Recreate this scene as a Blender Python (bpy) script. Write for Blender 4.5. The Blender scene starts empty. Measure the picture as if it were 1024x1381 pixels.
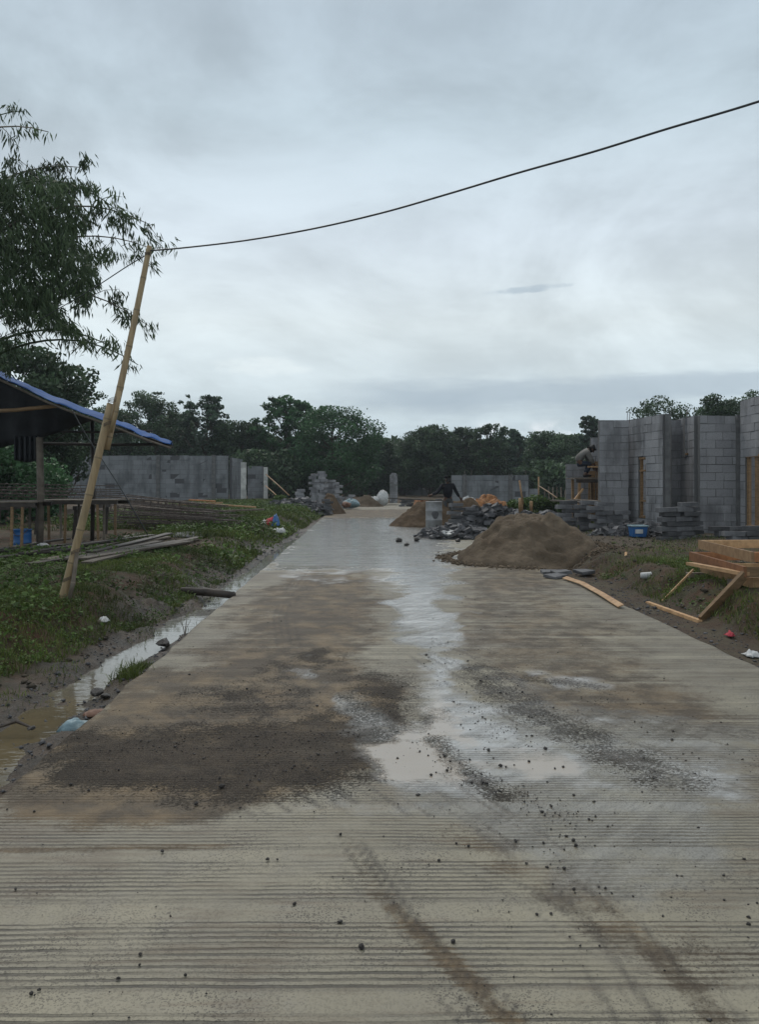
import bpy, math, random
import numpy as np
from mathutils import Vector
random.seed(7); rng = np.random.default_rng(7)
C = bpy.context.scene.collection
F, HZ, EZ = 1050.0, 653.0, 1.45      # focal length and horizon of the photograph in its pixels, eye height in metres
SL = 0.0238                           # the road heads slightly left of straight ahead
def P(px, py, D): return Vector(((px-512)/F*D, D, EZ-(py-HZ)/F*D))
def G(px, py, z=0.0): return P(px, py, (EZ-z)*F/(py-HZ))
# ------------------------------------------------------------ noise in numpy
def _h(ix, iy, s):
    n = (ix.astype(np.int64)*374761393 + iy.astype(np.int64)*668265263 + s*1442695041) & 0xffffffff
    n = ((n ^ (n >> 13))*1274126177) & 0xffffffff
    return ((n ^ (n >> 16)) & 0xffff)/65535.0
def vn(x, y, s=0):
    x = np.asarray(x, float); y = np.asarray(y, float)
    ix, iy = np.floor(x), np.floor(y); fx, fy = x-ix, y-iy
    fx = fx*fx*(3-2*fx); fy = fy*fy*(3-2*fy)
    a, b, c, d = _h(ix, iy, s), _h(ix+1, iy, s), _h(ix, iy+1, s), _h(ix+1, iy+1, s)
    return (a*(1-fx)+b*fx)*(1-fy)+(c*(1-fx)+d*fx)*fy
def fbm(x, y, o=4, s=0):
    t = 0; a = 1; n = 0
    for k in range(o):
        t = t+a*vn(x*2**k, y*2**k, s+k*17); n += a; a *= .5
    return t/n
def ss(a, b, x):
    t = np.clip((x-a)/(b-a), 0, 1); return t*t*(3-2*t)
# ------------------------------------------------------------ the lie of the land
def hgt(x, y):
    x = np.asarray(x, float); y = np.asarray(y, float)
    u = x+SL*y
    foot = np.interp(y, [2, 4, 6, 7, 9, 20, 30, 50], [-2.9, -2.85, -2.72, -2.5, -2.14, -2.05, -1.8, -1.75])
    nz = fbm(x*1.3, y*1.3, 4, 3)-.5; nf = fbm(x*6, y*6, 3, 9)-.5
    uc = np.interp(y, [2, 5, 6.5, 8, 10, 14], [-2.15, -2.12, -2.12, -1.98, -1.9, -1.86]); cw = np.interp(y, [2, 5, 6.5, 8, 14], [.27, .26, .15, .22, .18])
    ditch = np.interp(y, [2, 14, 25], [-.072, -.065, -.03])-np.interp(y, [2, 14, 22], [.085, .075, .03])*np.exp(-((u-uc)/cw)**4)+nz*.10+nf*.085
    up = ss(0, .95, foot-u+nz*.35)
    plat = .31+np.clip((y-12)/40, 0, 1)*.12+nz*.10+nf*.03
    left = ditch*(1-up)+plat*up + up*(1-up)*nf*.5
    left = np.where(u > -1.72, np.minimum(left, -.04), left)
    fr = np.interp(y, [2, 8, 11, 14, 17, 30], [3.55, 3.6, 3.68, 3.55, 3.4, 3.3])
    upr = ss(0, np.interp(y, [8, 14, 18], [.75, .7, .9]), u-fr+nz*.3)
    low = -.05+nz*.06+nf*.03
    right = low*(1-upr)+(.27+np.clip((y-18)/30, 0, 1)*-.05+nz*.09+nf*.03)*upr+upr*(1-upr)*nf*.5
    mid = np.full_like(u, -.10)
    z = np.where(u < -1.68, left, np.where(u > 3.15, right, mid))
    far = ss(56, 66, y)
    return z*(1-far)+far*(.25+nz*.25)
def hz(x, y): return float(hgt(np.array([x]), np.array([y]))[0])
# ------------------------------------------------------------ nodes
class N:
    def __init__(s, tree): s.t = tree; s.t.nodes.clear()
    def n(s, typ, ins={}, **props):
        nd = s.t.nodes.new(typ)
        for k, v in props.items(): setattr(nd, k, v)
        for k, v in ins.items(): s.set(nd.inputs[k], v)
        return nd
    def set(s, sock, v):
        if isinstance(v, bpy.types.NodeSocket): s.t.links.new(v, sock)
        elif isinstance(v, bpy.types.Node): s.t.links.new(v.outputs[0], sock)
        else:
            if isinstance(v, (tuple, list)) and sock.type == 'RGBA' and len(v) == 3: v = (*v, 1)
            sock.default_value = v
    def m(s, op, a, b=0.0, c=0.0, clamp=False):
        nd = s.n('ShaderNodeMath', operation=op, use_clamp=clamp)
        for i, v in enumerate((a, b, c)): s.set(nd.inputs[i], v)
        return nd.outputs[0]
    def mr(s, v, a, b, c=0.0, d=1.0):
        nd = s.n('ShaderNodeMapRange', {0: v, 1: a, 2: b, 3: c, 4: d}, interpolation_type='SMOOTHSTEP'); return nd.outputs[0]
    def mix(s, f, a, b, bt='MIX'):
        nd = s.n('ShaderNodeMix', data_type='RGBA', blend_type=bt)
        s.set(nd.inputs[0], f); s.set(nd.inputs[6], a); s.set(nd.inputs[7], b); return nd.outputs[2]
    def noise(s, vec, sc, det=4, ro=.55, dist=0):
        nd = s.n('ShaderNodeTexNoise', {'Vector': vec, 'Scale': sc, 'Detail': det, 'Roughness': ro, 'Distortion': dist}); return nd.outputs[0]
    def vec(s, v, sc):
        nd = s.n('ShaderNodeVectorMath', operation='MULTIPLY'); s.set(nd.inputs[0], v); nd.inputs[1].default_value = sc; return nd.outputs[0]
    def at(s, name): return s.n('ShaderNodeAttribute', attribute_name=name).outputs['Fac']
    def bump(s, h, st, dist): return s.n('ShaderNodeBump', {'Height': h, 'Strength': st, 'Distance': dist}).outputs[0]
def newmat(name):
    m = bpy.data.materials.new(name); m.use_nodes = True; q = N(m.node_tree)
    return m, q
def fin(q, col, rough=.8, bump=None, spec=.5, extra={}):
    ins = {'Base Color': col, 'Roughness': rough, 'Specular IOR Level': spec}; ins.update(extra)
    if bump is not None: ins['Normal'] = bump
    b = q.n('ShaderNodeBsdfPrincipled', ins); q.n('ShaderNodeOutputMaterial', {'Surface': b})
def simple(name, c1, c2=None, sc=6, rough=.75, st=.3, bd=.02, stretch=(1, 1, 1), tint=True, spec=.4, metal=0):
    """object-space noise between two colours, dirt specks, per-face tint and a bump"""
    m, q = newmat(name); c2 = c2 or tuple(v*.6 for v in c1)
    p = q.n('ShaderNodeTexCoord').outputs['Object']; v = q.vec(p, stretch)
    n1 = q.noise(v, sc, 6, .6); n2 = q.noise(v, sc*7, 3, .6)
    col = q.mix(q.mr(n1, .3, .7), c1, c2)
    col = q.mix(q.m('MULTIPLY', q.mr(n2, .5, .8), .35), col, tuple(v*.35 for v in c1))
    if tint: col = q.mix(1.0, col, q.m('ADD', q.m('MULTIPLY', q.at('tint'), .9), .55), 'MULTIPLY')
    fin(q, col, q.m('ADD', rough-.1, q.m('MULTIPLY', n1, .2)), q.bump(q.m('ADD', n1, q.m('MULTIPLY', n2, .4)), st, bd), spec, {'Metallic': metal})
    return m
# ------------------------------------------------------------ mesh building
class MB:
    def __init__(s): s.v = []; s.f = []; s.t = []; s.nv = 0
    def add(s, vs, fs, tint=.5):
        o = s.nv; s.v.extend([tuple(v) for v in vs]); s.nv += len(vs)
        for k, f in enumerate(fs):
            s.f.append([i+o for i in f]); s.t.append(tint[k] if isinstance(tint, (list, np.ndarray)) else tint)
    def box(s, c, d, rz=0, rx=0, ry=0, tint=.5, jit=0):
        from mathutils import Euler
        R = Euler((rx, ry, rz)).to_matrix(); vs = []
        for x in (-1, 1):
            for y in (-1, 1):
                for z in (-1, 1):
                    w = Vector((x*d[0]/2+random.uniform(-jit, jit), y*d[1]/2+random.uniform(-jit, jit), z*d[2]/2+random.uniform(-jit, jit)))
                    vs.append(Vector(c)+R@w)
        s.add(vs, [(0, 1, 3, 2), (4, 6, 7, 5), (0, 4, 5, 1), (2, 3, 7, 6), (0, 2, 6, 4), (1, 5, 7, 3)], tint)
    def bar(s, a, b, w, h, tint=.5, roll=0, jit=0):
        """rectangular bar from a to b, w wide sideways, h thick"""
        a = Vector(a); b = Vector(b); d = (b-a).normalized()
        up = Vector((0, 0, 1)) if abs(d.z) < .95 else Vector((0, 1, 0))
        sd = d.cross(up).normalized(); u = sd.cross(d).normalized()
        if roll: sd, u = sd*math.cos(roll)+u*math.sin(roll), u*math.cos(roll)-sd*math.sin(roll)
        vs = []
        for p in (a, b):
            for x, y in ((-1, -1), (1, -1), (1, 1), (-1, 1)):
                vs.append(p+sd*x*w/2+u*y*h/2+Vector([random.uniform(-jit, jit) for _ in range(3)]))
        s.add(vs, [(0, 1, 2, 3), (7, 6, 5, 4), (0, 4, 5, 1), (1, 5, 6, 2), (2, 6, 7, 3), (3, 7, 4, 0)], tint)
    def tube(s, pts, rs, seg=8, tint=.5, cap=True):
        pts = [Vector(p) for p in pts]
        if not hasattr(rs, '__len__'): rs = [rs]*len(pts)
        vs = []; fs = []; n = len(pts)
        ref = Vector((0.13, .31, .94)).normalized()
        d0 = (pts[-1]-pts[0]).normalized()
        if abs(d0.dot(ref)) > .9: ref = Vector((1, .1, 0)).normalized()
        for i, p in enumerate(pts):
            d = (pts[min(i+1, n-1)]-pts[max(i-1, 0)]).normalized()
            a = d.cross(ref).normalized(); b = d.cross(a)
            for k in range(seg):
                t = 2*math.pi*k/seg; vs.append(p+(a*math.cos(t)+b*math.sin(t))*rs[i])
        for i in range(n-1):
            for k in range(seg):
                k2 = (k+1) % seg; fs.append((i*seg+k, i*seg+k2, (i+1)*seg+k2, (i+1)*seg+k))
        if cap: fs.append(tuple(range(seg))[::-1]); fs.append(tuple((n-1)*seg+k for k in range(seg)))
        s.add(vs, fs, tint)
    def grid(s, A, tint=.5):
        """A: array rows x cols x 3"""
        r, c = A.shape[:2]; vs = A.reshape(-1, 3).tolist()
        s.add(vs, [(i*c+j, i*c+j+1, (i+1)*c+j+1, (i+1)*c+j) for i in range(r-1) for j in range(c-1)], tint)
    def build(s, name, mat, parent=None, smooth=False, at=None, **mods):
        me = bpy.data.meshes.new(name)
        if parent is not None: off = parent_loc(parent)
        elif at is not None: off = Vector(at)
        else: off = Vector((0, 0, 0))
        v = np.array(s.v, dtype=float)-np.array(off)
        me.from_pydata(v.tolist(), [], s.f); me.materials.append(mat)
        a = me.attributes.new('tint', 'FLOAT', 'FACE'); a.data.foreach_set('value', np.array(s.t, dtype=np.float32))
        if smooth: me.polygons.foreach_set('use_smooth', [True]*len(me.polygons))
        me.update(); o = bpy.data.objects.new(name, me); C.objects.link(o)
        if parent is not None: o.parent = parent
        elif at is not None: o.location = off
        if 'solid' in mods:
            k = o.modifiers.new('thickness', 'SOLIDIFY'); k.thickness = mods['solid']; k.offset = 0
        if 'bevel' in mods:
            k = o.modifiers.new('bevel', 'BEVEL'); k.width = mods['bevel']; k.segments = 1
        return o
def parent_loc(p):
    v = Vector((0, 0, 0))
    while p is not None: v = v+Vector(p.location); p = p.parent
    return v
def fastmesh(name, V, Fq, tint, mat, parent=None, at=None, nside=4):
    """V (n,3), Fq (m,nside) numpy"""
    me = bpy.data.meshes.new(name); off = np.array(parent_loc(parent)) if parent is not None else (np.array(at) if at is not None else np.zeros(3))
    V = (V-off).astype(np.float32); m = len(Fq)
    me.vertices.add(len(V)); me.vertices.foreach_set('co', V.ravel())
    me.loops.add(m*nside); me.loops.foreach_set('vertex_index', Fq.astype(np.int32).ravel())
    me.polygons.add(m); me.polygons.foreach_set('loop_start', np.arange(0, m*nside, nside, dtype=np.int32))
    me.update(calc_edges=True); me.validate()
    if mat: me.materials.append(mat)
    if tint is not None:
        a = me.attributes.new('tint', 'FLOAT', 'FACE'); a.data.foreach_set('value', np.asarray(tint, dtype=np.float32))
    o = bpy.data.objects.new(name, me); C.objects.link(o)
    if parent is not None: o.parent = parent
    elif at is not None: o.location = at
    return o
def tag(o, label=None, cat=None, group=None, kind=None):
    if label: o['label'] = label
    if cat: o['category'] = cat
    if group: o['group'] = group
    if kind: o['kind'] = kind
    return o
def empty(name, loc, label, cat, group=None):
    o = bpy.data.objects.new(name, None); C.objects.link(o); o.location = loc; o.empty_display_size = .2
    return tag(o, label, cat, group)
# ------------------------------------------------------------ materials
def block_mat(name, c1, c2, mort):
    m, q = newmat(name)
    p = q.n('ShaderNodeNewGeometry').outputs['Position']; t = q.at('tint')
    big = q.noise(p, .9, 5, .6); drip = q.noise(q.vec(p, (1.6, 1.6, .35)), 1.7, 4, .6); fine = q.noise(p, 30, 4, .65)
    col = q.mix(q.mr(t, 0, 1), c1, c2)
    col = q.mix(q.m('MULTIPLY', q.mr(q.m('ADD', q.m('MULTIPLY', big, .5), q.m('MULTIPLY', drip, .5)), .45, .62), .68), col, tuple(v*.42 for v in c1))
    col = q.mix(q.m('MULTIPLY', q.mr(fine, .45, .75), .35), col, tuple(v*.5 for v in c1))
    col = q.mix(q.m('LESS_THAN', t, 0), col, mort)
    fin(q, col, .9, q.bump(q.m('ADD', fine, big), .5, .01), .25)
    return m
M = {}
M['block'] = block_mat('concrete_block', (.225, .225, .235), (.33, .33, .34), (.13, .13, .13))
M['block_far'] = block_mat('old_block', (.17, .18, .19), (.23, .24, .25), (.08, .08, .085))
M['plaster'] = simple('cement_render', (.42, .42, .40), (.26, .26, .25), 3)
M['column'] = simple('cast_concrete', (.15, .15, .15), (.09, .09, .09), 5)
M['wood'] = simple('raw_timber', (.29, .18, .09), (.18, .11, .055), 3, .65, .25, .004, (2, 2, 9))
M['wood_light'] = simple('pale_timber', (.46, .29, .15), (.30, .175, .085), 3, .65, .25, .004, (3, 3, 3))
M['wood_red'] = simple('reddish_timber', (.38, .17, .07), (.22, .095, .04), 3, .65, .25, .004, (3, 3, 3))
M['wood_grey'] = simple('weathered_timber', (.17, .14, .11), (.10, .08, .06), 4, .7, .4, .01, (2, 2, 2))
M['wood_dark'] = simple('wet_dark_timber', (.06, .045, .035), (.03, .024, .02), 4, .6, .4, .01)
M['steel'] = simple('rusty_rebar', (.13, .10, .085), (.075, .06, .052), 12, .55, .2, .003, metal=.3)
M['sand'] = simple('damp_sand', (.140, .110, .080), (.075, .057, .040), 1.9, .95, 1.0, .06, spec=.1)
M['sand_dark'] = simple('dark_damp_sand', (.125, .090, .060), (.070, .050, .034), 2.0, .95, 1.0, .05, spec=.1)
M['stone'] = simple('dark_stone', (.10, .10, .105), (.055, .055, .06), 7, .7, .7, .02)
M['stone_road'] = simple('wet_dark_stone', (.045, .038, .034), (.025, .022, .02), 20, .45, .7, .006)
M['paver'] = simple('grey_paver', (.13, .13, .135), (.075, .075, .08), 6, .75, .6, .01)
M['bark'] = simple('bark', (.085, .07, .05), (.05, .04, .03), 5, .9, .8, .04)
M['blue'] = simple('blue_plastic', (.03, .13, .34), (.02, .09, .25), 4, .4, .1, .01)
M['red'] = simple('red_cloth', (.42, .05, .06), (.3, .03, .05), 4, .8, .2, .01)
M['white'] = simple('dirty_white_plastic', (.55, .56, .56), (.38, .38, .37), 6, .45, .2, .01)
M['cloth_blue'] = simple('faded_blue_plastic', (.22, .32, .36), (.14, .20, .22), 9, .45, .5, .02)
M['orange'] = simple('brown_orange_sacking', (.36, .165, .055), (.16, .07, .03), 5, .75, .6, .03)
M['navy'] = simple('dark_navy_cloth', (.016, .017, .026), (.01, .01, .016), 6, .9, .3, .01)
M['grey_cloth'] = simple('grey_cloth', (.14, .14, .14), (.09, .09, .09), 6, .9, .3, .01)
M['pale_cloth'] = simple('pale_dirty_cloth', (.38, .37, .35), (.24, .22, .20), 5, .9, .4, .01)
M['jeans'] = simple('dark_blue_cloth', (.03, .045, .08), (.02, .03, .05), 6, .9, .3, .01)
M['skin'] = simple('skin', (.17, .09, .055), (.14, .07, .045), 8, .6, .1, .005)
M['hair'] = simple('black_hair', (.012, .011, .01), (.008, .008, .008), 30, .7, .4, .01)
M['cable'] = simple('black_cable', (.03, .035, .037), (.022, .024, .026), 6, .5, .05, .002)
M['tin'] = simple('cement_smeared_metal', (.30, .31, .32), (.20, .20, .20), 4, .6, .3, .01)
M['dark_sheet'] = simple('dark_plastic_and_shade', (.020, .022, .026), (.010, .011, .014), 3, .6, .4, .03)
def tarp_mat():
    m, q = newmat('blue_tarpaulin'); p = q.n('ShaderNodeTexCoord').outputs['Object']
    n = q.noise(p, 2.5, 5, .6); col = q.mix(q.mr(n, .35, .7), (.008, .062, .22), (.015, .09, .30))
    fin(q, col, .7, q.bump(n, .8, .08), .15); return m
M['tarp'] = tarp_mat()
def bamboo_mat():
    m, q = newmat('dry_bamboo_skin'); t = q.n('ShaderNodeTexCoord').outputs['Object']
    n = q.noise(q.vec(t, (30, 30, 2)), 1.2, 5, .6); n2 = q.noise(t, 3, 4, .6)
    col = q.mix(q.mr(n, .3, .7), (.35, .255, .14), (.24, .17, .09)); col = q.mix(q.m('MULTIPLY', q.mr(n2, .5, .75), .6), col, (.15, .125, .07))
    col = q.mix(q.mr(q.at('tint'), .8, .9), col, (.19, .14, .08))
    fin(q, col, .5, q.bump(n, .2, .004), .4); return m
M['bamboo'] = bamboo_mat()
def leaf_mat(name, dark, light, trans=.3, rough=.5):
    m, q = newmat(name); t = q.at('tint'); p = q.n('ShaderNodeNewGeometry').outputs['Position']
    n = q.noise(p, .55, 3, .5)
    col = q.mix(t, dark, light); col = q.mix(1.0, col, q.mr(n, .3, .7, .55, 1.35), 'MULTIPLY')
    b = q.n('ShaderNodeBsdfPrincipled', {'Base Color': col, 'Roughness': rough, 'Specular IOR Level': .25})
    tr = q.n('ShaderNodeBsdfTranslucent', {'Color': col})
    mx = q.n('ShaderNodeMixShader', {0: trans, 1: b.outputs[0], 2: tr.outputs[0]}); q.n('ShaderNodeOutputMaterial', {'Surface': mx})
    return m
M['leaf'] = leaf_mat('tree_leaves', (.040, .066, .036), (.088, .140, .070))
M['leaf_b'] = leaf_mat('bright_tree_leaves', (.036, .080, .034), (.075, .165, .068))
M['leaf_teak'] = leaf_mat('broad_tree_leaves', (.045, .075, .048), (.088, .140, .085))
M['leaf_bamboo'] = leaf_mat('bamboo_leaves', (.030, .052, .024), (.095, .135, .062))
M['grass'] = leaf_mat('grass_blades', (.040, .062, .014), (.145, .180, .045), .25, .6)
M['weed'] = leaf_mat('weed_leaves', (.038, .064, .016), (.115, .185, .048), .25, .6)
# ============================================================ world, sun, camera
ELEV, ROT = math.radians(48), math.radians(-20)
def world():
    w = bpy.data.worlds.new('World'); bpy.context.scene.world = w; w.use_nodes = True; q = N(w.node_tree)
    d = q.n('ShaderNodeTexCoord').outputs['Generated']
    s = q.n('ShaderNodeSeparateXYZ', {0: d}); x, y, z = s.outputs
    zc = q.m('MAXIMUM', z, 0.0); den = q.m('ADD', zc, .16)
    pr = q.n('ShaderNodeCombineXYZ', {0: q.m('DIVIDE', x, den), 1: q.m('DIVIDE', y, den), 2: 0.0}).outputs[0]
    n1 = q.noise(pr, .62, 7, .56, .7); n2 = q.noise(q.vec(pr, (1, 1.9, 1)), 1.5, 8, .6, .5)
    n3 = q.noise(q.vec(d, (1, 1, 3.2)), 4.2, 8, .6, .3)
    base = q.n('ShaderNodeValToRGB', {0: zc}); cr = base.color_ramp
    stops = [(0, (.46, .56, .63)), (.06, (.52, .62, .68)), (.12, (.62, .71, .75)), (.20, (.665, .74, .765)), (.30, (.60, .68, .74)), (.42, (.46, .55, .61)), (.52, (.42, .505, .575)), (.8, (.68, .71, .73)), (1, (.80, .82, .82))]
    while len(cr.elements) < len(stops): cr.elements.new(.5)
    for e, (p, c) in zip(cr.elements, stops): e.position = p; e.color = (*c, 1)
    n0 = q.noise(q.vec(d, (1, 1, 1.9)), 2.4, 9, .60, .5)
    v = q.m('ADD', q.m('MULTIPLY', n0, .62), q.m('ADD', q.m('MULTIPLY', n1, .26), q.m('MULTIPLY', n2, .12)))
    col = q.mix(1.0, base.outputs[0], q.mr(v, .38, .62, .83, 1.18), 'MULTIPLY')
    # low dark strata and pale puffs near the horizon
    strata = q.m('MULTIPLY', q.mr(n3, .50, .64), q.m('MULTIPLY', q.mr(z, .03, .07), q.mr(z, .17, .10)))
    col = q.mix(q.m('MULTIPLY', strata, .30), col, (.34, .42, .50))
    ux = q.m('DIVIDE', q.m('ADD', x, .150), .055); uz = q.m('DIVIDE', q.m('SUBTRACT', z, .1475), .012); ur = q.m('ADD', q.m('ADD', q.m('MULTIPLY', ux, ux), q.m('MULTIPLY', uz, uz)), q.m('MULTIPLY', q.m('SUBTRACT', q.noise(q.vec(d, (1, 1, 3)), 22, 6, .65), .5), 3.0))
    col = q.mix(q.m('MULTIPLY', q.mr(ur, 1.4, .1), q.m('MULTIPLY', q.mr(y, .3, .6), .55)), col, (.80, .87, .88))
    # the long flat grey bank low over the trees
    n4 = q.noise(q.vec(d, (2.4, 1, 14)), 2.3, 6, .6)
    bz = q.m('ABSOLUTE', q.m('SUBTRACT', q.m('ADD', z, q.m('MULTIPLY', q.m('SUBTRACT', n4, .5), .06)), q.m('ADD', .108, q.m('MULTIPLY', x, .03))))
    bank = q.m('MULTIPLY', q.mr(bz, .026, .004), q.m('MULTIPLY', q.mr(x, -.12, .06), q.mr(y, .2, .5)))
    col = q.mix(q.m('MULTIPLY', bank, .60), col, (.33, .41, .49))
    puff = q.m('MULTIPLY', q.mr(q.noise(d, 9, 7, .62), .48, .60), q.m('MULTIPLY', q.mr(z, .02, .05), q.mr(z, .085, .065)))
    puff = q.m('MULTIPLY', puff, q.m('MULTIPLY', q.mr(x, -.02, .08), q.mr(x, .34, .26)))
    col = q.mix(q.m('MULTIPLY', puff, .8), col, (.86, .90, .94))
    # one small dark cloudlet
    ex = q.m('DIVIDE', q.m('SUBTRACT', x, .182), .046); ez = q.m('DIVIDE', q.m('SUBTRACT', q.m('SUBTRACT', z, .2385), q.m('MULTIPLY', q.m('SUBTRACT', x, .182), .06)), .0045)
    r = q.m('ADD', q.m('MULTIPLY', ex, ex), q.m('MULTIPLY', ez, ez)); r = q.m('ADD', r, q.m('MULTIPLY', q.m('SUBTRACT', q.noise(q.vec(d, (1, 1, 3)), 40, 5, .7), .5), 3.2))
    cl = q.m('MULTIPLY', q.mr(r, 1.3, .0), q.mr(y, .3, .6))
    col = q.mix(q.m('MULTIPLY', cl, .55), col, (.33, .42, .50))
    sky = q.n('ShaderNodeTexSky', sky_type='NISHITA', sun_disc=False, sun_elevation=ELEV, sun_rotation=ROT)
    skyb = q.n('ShaderNodeBackground', {0: sky.outputs[0], 1: .06})
    cb = q.n('ShaderNodeBackground', {0: col, 1: .93})
    mx = q.n('ShaderNodeMixShader', {0: .94, 1: skyb.outputs[0], 2: cb.outputs[0]})
    q.n('ShaderNodeOutputWorld', {0: mx})
world()
ld = bpy.data.lights.new('sun', 'SUN'); ld.energy = .9; ld.angle = math.radians(25); ld.color = (1, .95, .88)
lo = bpy.data.objects.new('sun', ld); C.objects.link(lo)
sd = Vector((math.sin(ROT)*math.cos(ELEV), math.cos(ROT)*math.cos(ELEV), math.sin(ELEV)))
lo.rotation_euler = sd.to_track_quat('Z', 'Y').to_euler(); lo.location = (0, 0, 20)
cd = bpy.data.cameras.new('camera'); cam = bpy.data.objects.new('camera', cd); C.objects.link(cam)
cd.sensor_fit = 'VERTICAL'; cd.sensor_height = 36; cd.sensor_width = 36; cd.lens = F*36/1381
cd.shift_y = -(690.5-HZ)/1381; cd.clip_end = 2000; cd.clip_start = .05
cam.location = (0, 0, EZ); cam.rotation_euler = (math.pi/2, 0, 0); bpy.context.scene.camera = cam
vs_ = bpy.context.scene.view_settings; vs_.view_transform = 'Standard'; vs_.look = 'None'; vs_.gamma = 1; vs_.exposure = .30
# ============================================================ road
def sdf(poly, X, Y):
    """signed distance (positive inside) to a polygon, ground metres"""
    d = np.full(X.shape, 1e9); ins = np.zeros(X.shape, bool); n = len(poly)
    for i in range(n):
        x0, y0 = poly[i]; x1, y1 = poly[(i+1) % n]; ex, ey = x1-x0, y1-y0
        t = np.clip(((X-x0)*ex+(Y-y0)*ey)/(ex*ex+ey*ey+1e-9), 0, 1)
        d = np.minimum(d, np.hypot(X-x0-t*ex, Y-y0-t*ey))
        c = ((y0 <= Y) != (y1 <= Y)) & (X < x0+(Y-y0)/(y1-y0+1e-12)*ex); ins ^= c
    return np.where(ins, d, -d)
def gp(pts): return [tuple(G(a, b)[:2]) for a, b in pts]
def area(pts, X, Y, soft=.18, w=1):
    """0..1 mask of an area on the ground given by its outline; the edge softens with distance"""
    warp = (fbm(X*2.6, Y*2.2, 5, 31)-.5)*.75
    s = soft*(.35+Y/9)
    return w*np.clip(.5+(sdf(gp(pts), X, Y)+warp*(.4+Y/12))/(2*s), 0, 1)
def track(pts, X, Y, wid, w=1):
    g = gp(pts); d = np.full(X.shape, 1e9)
    for (x0, y0), (x1, y1) in zip(g[:-1], g[1:]):
        ex, ey = x1-x0, y1-y0; t = np.clip(((X-x0)*ex+(Y-y0)*ey)/(ex*ex+ey*ey), 0, 1)
        d = np.minimum(d, np.hypot(X-x0-t*ex, Y-y0-t*ey))
    return w*np.clip(1.35-d/wid, 0, 1)
def masks(X, Y):
    A = lambda p, s=.18, w=1: area(p, X, Y, s, w)
    mx = lambda *a: np.maximum.reduce(list(a))
    dirt = mx(A([(0, 1110), (0, 1040), (60, 1000), (150, 945), (190, 905), (300, 890), (380, 865), (470, 880), (560, 930), (540, 1000), (505, 1060), (340, 1090), (220, 1115)], .16, 1),
              A([(330, 800), (420, 790), (500, 880), (560, 930), (200, 930), (270, 870)], .3, .75),
              A([(330, 850), (345, 800), (400, 770), (500, 765), (525, 800), (510, 860), (500, 885), (380, 880)], .2, .92),
              A([(265, 880), (300, 865), (330, 880), (330, 905), (240, 905)], .1, .5),
              A([(300, 855), (325, 825), (350, 825), (345, 860)], .1, .6),
              A([(600, 770), (720, 765), (860, 850), (930, 930), (800, 960), (660, 940), (600, 860)], .4, .62),
              A([(640, 830), (740, 840), (860, 900), (1000, 960), (1024, 985), (820, 985), (690, 950), (620, 890)], .3, .66),
              A([(405, 712), (440, 688), (565, 686), (575, 694), (600, 706), (560, 712)], .3, 1),
              A([(600, 760), (690, 745), (770, 765), (800, 790), (700, 800), (610, 800)], .4, .7),
              track([(530, 1225), (600, 1290), (700, 1390)], X, Y, .05, .75),
              track([(470, 1130), (520, 1215), (560, 1270)], X, Y, .06, .35),
              track([(780, 1195), (850, 1250), (910, 1310), (980, 1390)], X, Y, .07, .55),
              track([(620, 1120), (720, 1180), (830, 1250)], X, Y, .14, .5),
              track([(0, 1147), (150, 1143), (300, 1140)], X, Y, .035, .6),
              track([(385, 870), (392, 830), (410, 790), (400, 775)], X, Y, .1, .7),
              A([(850, 1240), (1024, 1200), (1024, 1381), (900, 1381)], .3, .42))
    grav = mx(A([(70, 1060), (100, 1000), (190, 992), (330, 985), (400, 985), (440, 960), (500, 1000), (515, 1050), (480, 1068), (350, 1070), (230, 1060)], .3, .95),
              A([(360, 905), (385, 875), (430, 878), (470, 888), (430, 905), (400, 896)], .2, .6),
              A([(455, 905), (530, 900), (575, 925), (560, 965), (530, 985), (480, 950)], .3, .6),
              track([(590, 960), (580, 1000), (620, 1040), (680, 1070)], X, Y, .10, .5),
              A([(250, 935), (360, 915), (420, 930), (410, 965), (300, 960)], .4, .42),
              track([(640, 900), (700, 950), (800, 1000), (900, 1050)], X, Y, .20, .42),
              track([(720, 915), (800, 925)], X, Y, .12, .5))
    wet = mx(A([(395, 712), (430, 698), (560, 698), (600, 716), (615, 745), (612, 790), (598, 840), (615, 900), (650, 960), (720, 1000), (830, 1030), (830, 1075), (700, 1090), (500, 1080), (500, 1005), (560, 985), (580, 930), (560, 900), (538, 860), (535, 800), (515, 768), (370, 770), (350, 760)], .16, 1),
             A([(395, 885), (420, 900), (500, 950), (560, 1010), (520, 1020), (440, 950)], .1, .7),
             A([(560, 1020), (640, 940), (860, 960), (1024, 980), (1024, 1200), (800, 1230), (620, 1130), (480, 1100)], .3, .72),
             A([(600, 880), (680, 900), (760, 930), (700, 960), (640, 940)], .2, .5),
             A([(340, 1040), (520, 1050), (560, 1150), (400, 1110)], .25, .5))
    pud = mx(A([(500, 1010), (545, 1005), (590, 1022), (606, 1050), (560, 1066), (508, 1062)], .2, .9),
             A([(648, 1030), (700, 1013), (770, 1015), (822, 1040), (800, 1056), (700, 1062)], .2, .95),
             A([(556, 960), (575, 930), (600, 925), (630, 965), (640, 1000), (590, 1005), (562, 990)], .12, .9),
             0*X,
             0*X)
    lines = 0*X; r_ = random.Random(3)
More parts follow.
